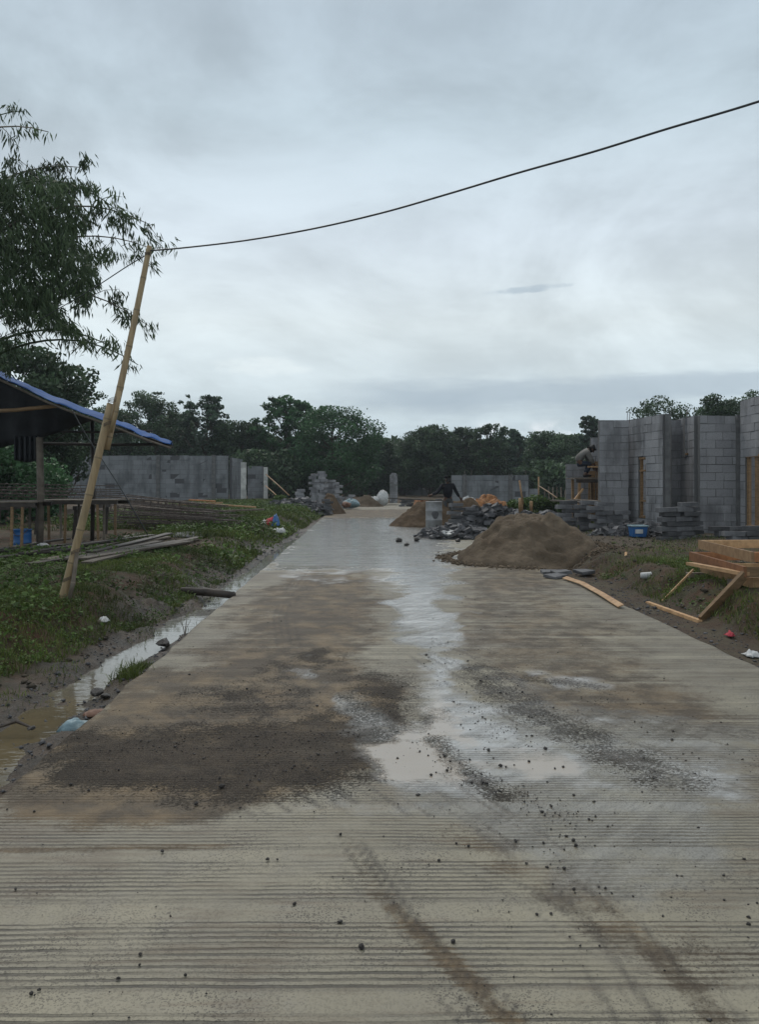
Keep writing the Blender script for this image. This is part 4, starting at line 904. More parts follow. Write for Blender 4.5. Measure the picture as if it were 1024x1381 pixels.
# metal drum with the mixing water
def metal_drum():
    c = Vector(((585.5-512)/F*25.6, 25.6, 0)); r = empty('metal_drum', c, 'grey cement-smeared drum with a dark patch standing at the road side before the man', 'drum')
    prof = [(0, .01), (.27, 0), (.285, .02), (.285, .26), (.30, .28), (.285, .30), (.285, .56), (.30, .58), (.285, .60), (.285, .85), (.30, .87), (.295, .885), (.27, .87), (.26, .3)]
    A = np.array([[(c.x+p*math.cos(t)*.95, c.y+p*math.sin(t)*.95, h) for p, h in prof] for t in np.linspace(0, 2*math.pi, 29)]); mb = MB(); mb.grid(A); mb.build('shell', M['tin'], r, smooth=True)
    mb = MB(); mb.grid(np.array([[(c.x+.29*math.sin(.1+a*r)*.95, c.y-.29*math.cos(.1+a*r)*.95, .45+b*r) for a, b in [(.42*math.cos(t)*(1+.15*math.sin(3*t)), .13*math.sin(t)) for t in np.linspace(0, 6.283, 19)]] for r in (.02, .5, 1)])); mb.build('dark_patch', M['stone'], r)
    mb = MB(); mb.bar((c.x-1.5, c.y+.5, .98), (c.x+.35, c.y-.1, .90), .07, .03); tag(mb.build('plank', M['wood_dark'], at=c), 'dark board resting on the rim of the cement-smeared drum', 'plank')
metal_drum()
def blob(name, c, dims, mat, label, cat, seed, rough=.25, n=18, group=None, at=None):
    A = []
    for e in np.linspace(-1.45, 1.5, n):
        A.append([])
        for a in np.linspace(0, 2*math.pi, n*2+1):
            k = 1+rough*(float(fbm(math.cos(a)*1.8+9+e, math.sin(a)*1.8+e*1.4+9, 4, seed))-.5)*2
            A[-1].append((c[0]+dims[0]*math.cos(a)*math.cos(e)*k, c[1]+dims[1]*math.sin(a)*math.cos(e)*k, c[2]+dims[2]*(math.sin(e)+.8)*k*.55))
    mb = MB(); mb.grid(np.array(A)); return tag(mb.build(name, mat, at=c, smooth=True), label, cat, group)
# sacks and rags
for i, (px, py, D, dm, mt, lb) in enumerate(((641, 689, 31, (.55, .4, .42), 'orange', 'brown orange sack at the left of the heap behind the road rubble'), (656, 684, 31.5, (.42, .4, .45), 'orange', 'brown orange sack in the middle of the heap, highest'), (671, 689, 31, (.45, .4, .42), 'orange', 'brown orange sack with a dark end at the right of the heap'), (633, 683, 31.2, (.28, .25, .36), 'white', 'pale bundle lying left of the brown sacks'))):
    c = P(px, py, D); blob('sack', c, dm, M[mt], lb, 'sack', 50+i, .4, group='sacks behind the rubble')
mb = MB(); a = P(672, 692, 30.6); 
for i in range(9): mb.bar(P(625+i*1.5, 690-i*.8, 30.4+i*.05), P(668+i*1.6, 678+((i*5) % 7), 30.6), .06, .04, tint=random.random())
tag(mb.build('wood_bundle', M['wood_red'], at=a), 'bundle of reddish wood scraps stuck in the brown sacks', 'wood')
mb = MB(); mb.bar(P(655, 675, 30.3), P(660, 693, 30.3), .05, .04); mb.bar(P(646, 692, 30.2), P(659, 676, 30.2), .04, .03); tag(mb.build('crossed_sticks', M['wood_light'], at=P(658, 690, 30.3)), 'two pale crossed sticks standing against the brown sacks', 'sticks')
blob('plastic_sack', P(516, 681, 53), (.42, .4, 1.0), M['white'], 'upright white sack beside the far pier at the end of the road', 'sack', 60, .15)
blob('plastic_sack', P(474, 684, 45), (.5, .4, .45), M['cloth_blue'], 'turquoise pale sack lying at the left road edge by the far block stack', 'sack', 61, .3)
blob('plastic_sack', P(504, 678, 52.3), (.35, .3, .4), M['white'], 'small pale sack lying against the far round sand heap', 'sack', 62, .3)
blob('plastic_sack', P(467, 684, 44), (.26, .3, .30), M['skin'], 'small pinkish bundle left of the turquoise sack', 'sack', 63, .3)
blob('plastic_sack', P(606, 723, 20.6), (.22, .2, .14), M['white'], 'white crumpled sack on the broken pavers by the road', 'sack', 64, .5)
mb = MB()
for i in range(10): mb.bar(P(558+i*1.6, 690-i*.4, 34+i*.1), P(562+i*1.6, 674+((i*3) % 5), 34.4), .16, .05, tint=random.random())
tag(mb.build('brick_pile', M['wood_red'], at=P(565, 690, 34)), 'reddish pile of leaning boards behind the metal drum', 'boards')
def cloth(name, c, w, d, h, mat, label, cat, seed, parts=()):
    A = [[(c[0]+(s-.5)*w+(vn(t*4, s*3, seed)-.5)*w*.25, c[1]+(t-.5)*d+(vn(s*4, t*4, seed+5)-.5)*d*.25, c[2]+h*float(fbm(s*3.5, t*3.5, 3, seed+9))*(1-abs(2*s-1)**3)*(1-abs(2*t-1)**3)) for t in np.linspace(0, 1, 16)] for s in np.linspace(0, 1, 20)]
    mb = MB(); mb.grid(np.array(A)); return tag(mb.build(name, mat, at=c, smooth=True, solid=.006), label, cat)
g = P(369, 721, 22.5); cloth('rag', (g.x-.1, g.y, hz(g.x, g.y)+.02), .32, .5, .42, M['red'], 'red rag lying on the left verge beside the road', 'rag', 3)
cloth('rag', (g.x+.07, g.y-.05, hz(g.x, g.y)+.03), .2, .4, .45, M['blue'], 'blue rag on the left verge right beside the red one', 'rag', 7)
cloth('rag', (g.x-.28, g.y-.1, hz(g.x, g.y)+.03), .2, .4, .38, M['white'], 'white rag end left of the red rag', 'rag', 9)
cloth('plastic_bag', (g.x+.25, g.y-.7, hz(g.x+.25, g.y-.7)+.02), .35, .4, .22, M['white'], 'white plastic bag on the verge between the rags and the road', 'bag', 12)
g = G(104, 972, -.02); cloth('plastic_bag', (g.x, g.y, hz(g.x, g.y)+.015), .16, .22, .09, M['cloth_blue'], 'crumpled pale blue plastic bag by the muddy ditch water', 'bag', 14)
cloth('cement_bag', (g.x+.03, g.y+.24, hz(g.x, g.y+.24)+.01), .14, .14, .05, M['skin'], 'scrap of pinkish packaging behind the pale blue bag', 'packaging', 19)
g = P(140, 813, 7.9); cloth('litter', (g.x, g.y, hz(g.x, g.y)+.02), .10, .12, .07, M['white'], 'small white scrap of litter on the left bank beside the pole', 'litter', 24)
g = P(250, 717, 17); cloth('litter', (g.x, g.y, hz(g.x, g.y)+.02), .8, .9, .12, M['grey_cloth'], 'large flattened grey sheet lying in the verge grass', 'sheet', 28)
g = P(985, 857, 7.6); cloth('litter', (g.x, g.y, hz(g.x, g.y)+.02), .07, .1, .06, M['red'], 'small orange red scrap at the foot of the right bank', 'litter', 30)
g = P(1016, 888, 6.8); cloth('litter', (g.x, g.y, hz(g.x, g.y)+.01), .12, .14, .07, M['white'], 'pale scrap of plastic at the road edge, far right', 'litter', 34)
c = P(872, 786, 10.9); c.z = max(c.z-.02, hz(c.x, c.y)+.045)
mb = MB(); A = np.array([[(c.x+s, c.y+r*math.cos(t), c.z+r*math.sin(t)) for s, r in ((-.07, .0), (-.07, .04), (.055, .048), (.065, .052), (.07, .048), (.06, .044), (-.05, .036))] for t in np.linspace(0, 6.2832, 21)]); mb.grid(A); tag(mb.build('plastic_cup', M['white'], at=c, smooth=True), 'white plastic cup lying on its side on the right bank', 'cup')
# blue crate by the wall
def tub():
    c = P(861, 727, 17.3); g_ = hz(c.x, c.y); r = empty('blue_tub', (c.x, c.y, g_), 'blue square plastic tub with a pale lid before the house window', 'tub')
    mb = MB(); w, h = .17, .25; vs = [(c.x+x*w*k, c.y+y*w*k, g_+z) for z, k in ((.02, .85), (h, 1)) for x, y in ((-1, -1), (1, -1), (1, 1), (-1, 1))]; mb.add(vs, [(3, 2, 1, 0), (0, 1, 5, 4), (1, 2, 6, 5), (2, 3, 7, 6), (3, 0, 4, 7)]); mb.build('body', M['blue'], r, bevel=.015)
    mb = MB(); mb.box((c.x, c.y, g_+h+.015), (.38, .38, .035)); mb.build('lid', M['cloth_blue'], r, bevel=.01)
    mb = MB(); mb.box((c.x-.03, c.y-w-.004, g_+.15), (.17, .006, .09)); mb.build('label', M['white'], r)
tub()
# scaffold
def scaffold():
    D = 22.5; z = zt(644, D); x0, x1 = pxy(775, D)[0], pxy(806, D)[0]
    r = empty('scaffold', ((x0+x1)/2, D, .2), 'rough timber scaffold with loose planks on which the crouching worker stands', 'scaffold')
    for i in range(4): mb = MB(); mb.bar((x0-.1, D-.35+i*.24, z-.03+.01*(i % 2)), (x1+.1+.05*i, D-.35+i*.24, z-.02), .2, .035, tint=random.random()); mb.build('deck_plank', M['wood_grey'], r)
    for x in (x0+.05, x1-.05):
        for y in (D-.4, D+.4): mb = MB(); mb.bar((x, y, z-.05), (x+random.uniform(-.04, .04), y, hz(x, y)-.1), .07, .07, tint=random.random()); mb.build('leg', M['wood'], r)
    mb = MB(); mb.bar(P(787, 659, D-.45), P(772, 679, D-.45), .08, .05, tint=.9); mb.build('brace', M['wood_light'], r)
    mb = MB(); mb.bar((x0-.05, D-.42, z-.1), (x1+.1, D-.42, z-.1), .06, .1); mb.build('ledger', M['wood_dark'], r)
    mb = MB(); mb.bar(P(793, 629.5, D-.3), P(808, 629.5, D-.3), .05, .04, tint=.9); mb.build('guard_bar', M['wood_light'], r)
    for i, (a, b) in enumerate(((P(768, 674, 21.5), P(808, 676, 20.3)), (P(745, 675, 22), P(790, 678, 19.5)))):
        plank('plank', a, b, .14, .04, M['wood_grey'], ['long grey plank lying on top of the right paver stack', 'long grey plank slanting over the left paver stack'][i], 'plank', 'planks on the paver stacks')
scaffold()
# ============================================================ people
def skin(name, bones, rad, mat, parent=None, loc=(0, 0, 0), root=0, levels=2):
    pts = {}; V = []; R = []; E = []
    for k in rad: pts[k] = len(V); V.append(J[k]); R.append(rad[k])
    for a, b in bones: E.append((pts[a], pts[b]))
    me = bpy.data.meshes.new(name); me.from_pydata([tuple(v) for v in V], E, []); me.materials.append(mat)
    o = bpy.data.objects.new(name, me); C.objects.link(o)
    if parent: o.parent = parent
    else: o.location = loc
    o.modifiers.new('skin', 'SKIN'); s = me.skin_vertices[0].data
    for i, r in enumerate(R): s[i].radius = (r, r) if not isinstance(r, tuple) else r; s[i].use_root = (i == root)
    o.modifiers['skin'].use_smooth_shade = True
    sb = o.modifiers.new('subdivision', 'SUBSURF'); sb.levels = levels; sb.render_levels = levels
    return o
def hand(w, d, side, palm_n, pre):
    """joints of a relaxed hand at wrist w, fingers along d, thumb toward side"""
    J[pre+'palm'] = w+d*.07; b = []
    for i, (off, ln) in enumerate(((.034, .072), (.012, .08), (-.011, .074), (-.032, .058))):
        k = f'{pre}f{i}'; p = w+d*.095+side*off; J[k+'a'] = p; J[k+'b'] = p+d*ln*.5+palm_n*.006; J[k+'c'] = p+d*ln*.9+palm_n*.028
        b += [(pre+'palm', k+'a'), (k+'a', k+'b'), (k+'b', k+'c')]
    J[pre+'ta'] = w+d*.035+side*.035; J[pre+'tb'] = w+d*.07+side*.06+palm_n*.015; b += [(pre+'palm', pre+'ta'), (pre+'ta', pre+'tb')]
    return b
J = {}
def person(loc, joints, facing, label, cols, cap=False):
    global J
    J = {k: Vector(v) for k, v in joints.items()}; fc = Vector(facing).normalized()
    bones = [('pelvis', 'waist'), ('waist', 'chest'), ('chest', 'neck'), ('neck', 'head'), ('head', 'crown')]
    rad = dict(pelvis=.095, waist=.085, chest=.10, neck=.05, head=(.078, .088), crown=(.06, .07))
    up = (J['crown']-J['head']).normalized(); hf = (fc-up*fc.dot(up)).normalized(); sdv = up.cross(hf).normalized()
    J['nose'] = J['head']+hf*.105-up*.005; J['noseb'] = J['head']+hf*.06+up*.02; J['chin'] = J['head']+hf*.055-up*.075
    J['earl'] = J['head']+sdv*.09; J['earr'] = J['head']-sdv*.09
    bones += [('head', 'noseb'), ('noseb', 'nose'), ('head', 'chin'), ('head', 'earl'), ('head', 'earr')]; rad.update(noseb=.025, nose=.011, chin=.04, earl=.016, earr=.016)
    for s in 'lr':
        J[s+'foot'] = J[s+'ankle']+Vector((fc.x, fc.y, 0)).normalized()*.17+Vector((0, 0, -.035)); J[s+'heel'] = J[s+'ankle']-Vector((fc.x, fc.y, 0)).normalized()*.05+Vector((0, 0, -.03))
        bones += [('chest', s+'sh'), (s+'sh', s+'el'), (s+'el', s+'wr'), (s+'wr', s+'palm'), ('pelvis', s+'hip'), (s+'hip', s+'kn'), (s+'kn', s+'ankle'), (s+'ankle', s+'foot'), (s+'ankle', s+'heel')]
        rad.update({s+'sh': .045, s+'el': .042, s+'wr': .027, s+'palm': (.04, .022), s+'hip': .085, s+'kn': .055, s+'ankle': .036, s+'foot': .035, s+'heel': .035})
        d = (J[s+'wr']-J[s+'el']).normalized(); si = d.cross(Vector((.2, .9, .3))).normalized(); pn = d.cross(si)
        bones += hand(J[s+'wr'], d, si, pn, s)
        for i in range(4): rad.update({f'{s}f{i}a': .010, f'{s}f{i}b': .009, f'{s}f{i}c': .0075})
        rad.update({s+'ta': .013, s+'tb': .010})
    body = skin('person', bones, rad, M['skin'], loc=loc, levels=1); tag(body, label, 'person')
    J['collar'] = J['chest'].lerp(J['neck'], .75)
    for s in 'lr': J[s+'cuff'] = J[s+'el'].lerp(J[s+'wr'], cols.get('sleeve', .85)); J[s+'hem'] = J[s+'kn'].lerp(J[s+'ankle'], .88)
    sr = dict(pelvis=.150, waist=.145, chest=.165, collar=.085); sb_ = [('pelvis', 'waist'), ('waist', 'chest'), ('chest', 'collar')]
    for s in 'lr': sr.update({s+'sh': .082, s+'el': .064, s+'cuff': .05}); sb_ += [('chest', s+'sh'), (s+'sh', s+'el'), (s+'el', s+'cuff')]
    skin('shirt', sb_, sr, M[cols['shirt']], body, levels=1)
    J['belt'] = J['pelvis'].lerp(J['waist'], .3); tr = dict(belt=.12, pelvis=.135); tb = [('belt', 'pelvis')]
    for s in 'lr': tr.update({s+'hip': .105, s+'kn': .075, s+'hem': .062}); tb += [('pelvis', s+'hip'), (s+'hip', s+'kn'), (s+'kn', s+'hem')]
    skin('trousers', tb, tr, M[cols['trousers']], body, levels=1)
    J['h0'] = J['head']-hf*.03+up*.02; J['h1'] = J['crown']-hf*.01+up*.015; J['h2'] = J['head']-hf*.05-up*.05
    skin('hair', [('h0', 'h1'), ('h0', 'h2')], dict(h0=(.088, .088), h1=(.078, .085), h2=.06), M['hair'], body, levels=1)
    if cap:
        J['c0'] = J['crown']+up*.01; J['c1'] = J['crown']+hf*.07-up*.01; J['c2'] = J['crown']+hf*.17-up*.03
        skin('cap', [('c0', 'c1'), ('c1', 'c2')], dict(c0=(.10, .08), c1=(.09, .04), c2=(.07, .008)), M['navy'], body, levels=1)
    for s in 'lr':
        J['s0'] = J[s+'heel']; J['s1'] = J[s+'ankle']+Vector((0, 0, -.025)); J['s2'] = J[s+'foot']+Vector((0, 0, .005))
        skin('sandal', [('s1', 's0'), ('s1', 's2')], dict(s1=.045, s0=.04, s2=(.046, .032)), M['hair'], body, levels=1)
# man standing behind the drum, seen from behind and bending slightly to the left
Dp = 27.0; sc_ = 1.0
person((( 604-512)/F*Dp, Dp, 0), dict(pelvis=(.02, 0, .95), waist=(0, -.02, 1.10), chest=(-.01, -.06, 1.36), neck=(-.01, -.09, 1.50), head=(-.01, -.13, 1.61), crown=(-.01, -.14, 1.70),
       lsh=(.19, -.05, 1.42), lel=(.31, .03, 1.17), lwr=(.44, .10, .98), rsh=(-.20, -.08, 1.40), rel=(-.38, -.20, 1.16), rwr=(-.60, -.32, 1.08),
       lhip=(.10, .0, .90), lkn=(.14, -.02, .48), lankle=(.15, .04, .075), rhip=(-.09, 0, .90), rkn=(-.10, -.06, .48), rankle=(-.06, .02, .075)), (-.75, .6, -.15),
       'man in a dark shirt and grey trousers standing behind the cement-smeared drum, arms spread', dict(shirt='navy', trousers='grey_cloth'), cap=True)
Dw = 22.45; zd = zt(644, Dw)+.0
person(((787-512)/F*Dw, Dw, zd), dict(pelvis=(-.13, 0, .44), waist=(-.12, 0, .57), chest=(.06, -.01, .76), neck=(.16, -.02, .80), head=(.245, -.02, .80), crown=(.31, -.02, .845),
       lsh=(.08, .16, .72), lel=(.20, .17, .50), lwr=(.30, .1, .32), rsh=(.08, -.19, .70), rel=(.20, -.22, .48), rwr=(.32, -.15, .30),
       lhip=(-.11, .09, .40), lkn=(.20, .13, .42), lankle=(.08, .12, .08), rhip=(-.11, -.09, .40), rkn=(.18, -.14, .40), rankle=(.04, -.13, .08)), (.75, -.05, -.65),
       'worker in a pale shirt and dark trousers crouching on the scaffold', dict(shirt='pale_cloth', trousers='jeans', sleeve=.5))
# ============================================================ vegetation
def leaves(name, Cn, size, mat, parent, tint, flat=0.0, asp=.62, droop=None):
    """one pointed four-cornered leaf (or leaf clump) per centre"""
    n = len(Cn); nr = rng.normal(size=(n, 3)); nr[:, 2] = np.abs(nr[:, 2])*(1+flat); nr /= np.linalg.norm(nr, axis=1)[:, None]
    a = rng.normal(size=(n, 3)) if droop is None else droop+rng.normal(size=(n, 3))*.35
    a -= nr*(a*nr).sum(1)[:, None]; a /= np.linalg.norm(a, axis=1)[:, None]; b = np.cross(nr, a)
    s = np.asarray(size)*np.ones(n); s = (s*rng.uniform(.6, 1.3, n))[:, None]
    k = rng.uniform(-.12, .12, (n, 1))
    V = np.stack([Cn-a*s*.5, Cn+b*s*asp*.5+a*s*k+nr*s*.08, Cn+a*s*.5, Cn-b*s*asp*.5+a*s*k+nr*s*.08], 1).reshape(-1, 3)
    return fastmesh(name, V, np.arange(n*4).reshape(n, 4), tint, mat, parent)
def tree(px, D, ytop, wpx, kind, label, seed, group='trees beyond the building plots', base=.3, name='tree', n=None, low=.35, cat='tree', leaf=None):
    global rng; rng = np.random.default_rng(seed); rd = random.Random(seed)
    x, y = pxy(px, D); H = zt(ytop, D)-base; W = wpx/F*D/2
    root = empty(name, (x, y, base), label, cat, group)
    mb = MB(); tr = max(.1, H*.022); bend = rd.uniform(-.3, .3)
    tp = [Vector((x+bend*math.sin(t*2), y, base-.2+H*.9*t)) for t in np.linspace(0, 1, 9)]
    mb.tube(tp, [tr*(1-.85*t)+.01 for t in np.linspace(0, 1, 9)], 8, tint=.5)
    cl = []
    nb = {'round': 44, 'teak': 26, 'tall': 30, 'spread': 30}[kind]
    for i in range(nb):
        t = low+(1-low)*(i+.5)/nb; a = i*2.4+rd.uniform(-.4, .4)
        env = {'round': math.sqrt(max(.02, 1-((t-.58)/.46)**2)), 'teak': .55+.45*math.sin(min(1, (t-low)/(1-low)*1.1)*3.0), 'tall': .35+.65*math.sin((t-low)/(1-low)*3.0), 'spread': .5+.5*math.sin((t-low)/(1-low)*2.6)}[kind]
        R = W*env*rd.uniform(.5, 1.0); c = Vector((x+math.cos(a)*R, y+math.sin(a)*R*.8, base+H*(t*.95 if kind != 'spread' else t*.95)+(rd.uniform(-.05, .0)*H)))
        s0 = tp[min(8, int(max(0, t-.16)*9))]; mid = s0.lerp(c, .55)+Vector((0, 0, -.05*H*rd.random()))
        mb.tube([s0, mid, c], [tr*.35, tr*.2, .02], 5, cap=False); cr = {'round': .22, 'teak': .11, 'tall': .17, 'spread': .17}[kind]*W*rd.uniform(.55, 1.35)+.10
        cl.append((c, cr*1.15))
        if kind in ('teak', 'tall', 'spread'):
            for q_ in range(3 if kind == 'teak' else 2):
                e = c+Vector((rd.gauss(0, .24)*W, rd.gauss(0, .24)*W, rd.gauss(0, .10)*W+.05*H)); mb.tube([mid, e], [tr*.12, .015], 4, cap=False); cl.append((e, cr*.85))
    cl.append((Vector((x+bend*.8, y, base+H*.95)), W*.2+.1))
    mb.build('trunk', M['bark'], root)
    n = n or {'round': 17000, 'teak': 5200, 'tall': 11000, 'spread': 9000}[kind]; sz = leaf or {'round': .21, 'teak': .27, 'tall': .20, 'spread': .19}[kind]*D/70
    cs = np.array([tuple(c) for c, r in cl]); rs = np.array([r for c, r in cl]); w = rs**2; w /= w.sum()
    k = rng.choice(len(cl), n, p=w); dv = rng.normal(size=(n, 3)); dv /= np.linalg.norm(dv, axis=1)[:, None]
    rr = rng.uniform(.15, 1, n)**.55+rng.exponential(.10, n); pts = cs[k]+dv*(rs[k]*rr)[:, None]*np.array([1.15, 1, .72]); ov = pts[:, 2]-(base+H); pts[:, 2] = np.where(ov > 0, pts[:, 2]-ov*.6, pts[:, 2])
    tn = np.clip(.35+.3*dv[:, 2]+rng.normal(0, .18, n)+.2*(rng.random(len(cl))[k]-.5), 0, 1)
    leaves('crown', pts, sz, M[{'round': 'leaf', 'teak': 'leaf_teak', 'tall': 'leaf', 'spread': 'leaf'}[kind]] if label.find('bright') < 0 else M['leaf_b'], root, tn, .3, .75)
    return root
T = [ # px, D, ytop, width px, kind, label
 (150, 62, 548, 90, 'round', 'dark round tree standing behind the tarpaulin eave'), (200, 60, 531, 78, 'tall', 'dark tree with a bumpy top above the low block building, left part'),
 (237, 66, 556, 70, 'round', 'lower dark tree in the dip right of the bumpy topped one'), (274, 62, 534, 72, 'teak', 'sparse big-leaved tree against the sky over the block building'),
 (318, 62, 568, 80, 'round', 'rounded low tree between the two sparse big-leaved trees'), (345, 66, 574, 60, 'round', 'small dark tree left of the tall sparse one'),
 (383, 62, 532, 76, 'teak', 'tall sparse big-leaved tree left of the bright dome-shaped tree'), (412, 66, 540, 50, 'teak', 'thin sparse tree squeezed against the bright dome-shaped tree'),
 (452, 60, 549, 112, 'round', 'large bright green dome-shaped tree left of the road end'), (508, 78, 590, 60, 'round', 'low dark tree in the gap above the road end'),
 (540, 84, 598, 60, 'round', 'lowest dark tree right above the road end'), (580, 76, 574, 78, 'round', 'wide dark tree over the far pier with a flat top'),
 (627, 78, 577, 42, 'tall', 'narrow dark tree left of the small umbrella-shaped one'), (662, 74, 571, 46, 'spread', 'small umbrella-shaped tree standing above the far block wall'),
 (697, 80, 580, 26, 'teak', 'thin wispy tree against the white cloud'), (640, 86, 600, 90, 'round', 'low broad dark tree behind the far block wall'), (690, 84, 604, 90, 'round', 'low broad dark tree right behind the wispy one'),
 (742, 72, 583, 80, 'round', 'broad dark tree left of the scaffold'), (780, 76, 586, 60, 'round', 'dark tree directly behind the crouching worker'), (797, 70, 562, 34, 'teak', 'sparse narrow tree rising left of the tall block house'),
 (893, 46, 540, 84, 'spread', 'feathery spreading tree above the roofless block house'), (968, 42, 530, 64, 'round', 'dense rounded tree above the house, second from the right edge'), (1014, 44, 527, 70, 'spread', 'spreading tree above the house at the right edge'), (1080, 44, 515, 90, 'round', 'dense tree just outside the right edge of the frame'),
]
for i, (px, D, yt, w, kd, lb) in enumerate(T): tree(px, D, yt, w, kd, lb, 100+i, low=.22 if kd == 'round' else .35)
# large dark tree behind the shelter
tree(22, 30, 462, 200, 'round', 'big dark leafy tree behind the tarpaulin shelter at the left edge', 201, n=26000, leaf=.17, low=.2, group='trees behind the shelter')
tree(86, 34, 496, 96, 'spread', 'feathery tree rising beside the big dark tree behind the shelter', 203, n=9000, leaf=.15, low=.3, group='trees behind the shelter')
def bush(px, D, ytop, wpx, label, seed, base=.3, leaf=.35, n=3500, mt='leaf', group='bushes below the far trees', name='bush'):
    global rng; rng = np.random.default_rng(seed); x, y = pxy(px, D); H = max(.5, zt(ytop, D)-base); W = wpx/F*D/2
    root = empty(name, (x, y, base), label, 'bush', group); rd = random.Random(seed); cl = []
    mb = MB()
    for i in range(11):
        a = rd.uniform(0, 6.28); r = W*rd.uniform(.1, .8); c = Vector((x+math.cos(a)*r, y+math.sin(a)*r*.5, base+H*rd.uniform(.2, .72))); cl.append((c, H*rd.uniform(.22, .34)+W*.12)); mb.tube([(x+math.cos(a)*r*.3, y, base-.2), c], [.05, .015], 4, cap=False)
    mb.build('stems', M['bark'], root); cs = np.array([tuple(c) for c, _ in cl]); rs = np.array([r for _, r in cl]); k = rng.integers(0, len(cl), n)
    dv = rng.normal(size=(n, 3)); dv /= np.linalg.norm(dv, axis=1)[:, None]; pts = cs[k]+dv*(rs[k]*rng.uniform(.2, 1, n)**.5)[:, None]; pts[:, 2] = np.clip(pts[:, 2], base-.1, base+H)
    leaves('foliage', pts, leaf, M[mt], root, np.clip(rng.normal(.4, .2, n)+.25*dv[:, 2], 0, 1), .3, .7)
lab = ['behind the low block building', 'behind the left shelter post', 'under the sparse big-leaved tree', 'by the far pale piers', 'under the bright dome tree', 'behind the tall block stack', 'left of the far pier', 'right of the far pier', 'around the old house', 'left of the far block wall', 'behind the far block wall', 'right of the far block wall', 'behind the thin posts', 'behind the scaffold']
for i, px in enumerate((120, 60, 270, 350, 400, 440, 490, 545, 590, 620, 665, 715, 750, 785)):
    bush(px, 58+8*((i*7) % 3)+(20 if 480 < px < 720 else 0), 622-((i*5) % 4)*5, 90, 'dark green bush '+lab[i], 300+i)
for i, (px, D, yt, w, lb) in enumerate(((-10, 22, 585, 110, 'leafy green bush at the left edge behind the work bench'), (50, 24, 612, 80, 'low green bush behind the shelter post'))): bush(px, D, yt, w, lb, 330+i, leaf=.13, n=6500, mt='leaf_b', group='bushes behind the shelter')
for i, (px, D, yt, w, lb) in enumerate(((740, 30, 668, 50, 'low weedy bush right of the pale stake'), (700, 33, 672, 60, 'low weedy bush below the far block wall'), (770, 27, 665, 36, 'small weedy bush beside the scaffold legs'), (375, 44, 668, 40, 'small weedy bush at the foot of the slanting prop'))): bush(px, D, yt, w, lb, 340+i, base=.15, leaf=.11, n=3500, mt='weed', group='weedy bushes among the plots')
# far wood as one mass
def wood():
    global rng; rng = np.random.default_rng(9); n = 42000; x = rng.uniform(-75, 75, n); d = rng.uniform(92, 112, n); top = 5.2+fbm(x*.13, d*.13, 4, 2)*3.0
    z = .1+top*rng.uniform(0, 1, n)**.8; o = leaves('far_wood', np.stack([x, d, z], 1), .95, M['leaf'], None, np.clip(rng.normal(.35, .2, n), 0, 1), .2, .8)
    tag(o, 'dark wood closing the view behind all the trees', 'wood', kind='stuff')
wood()
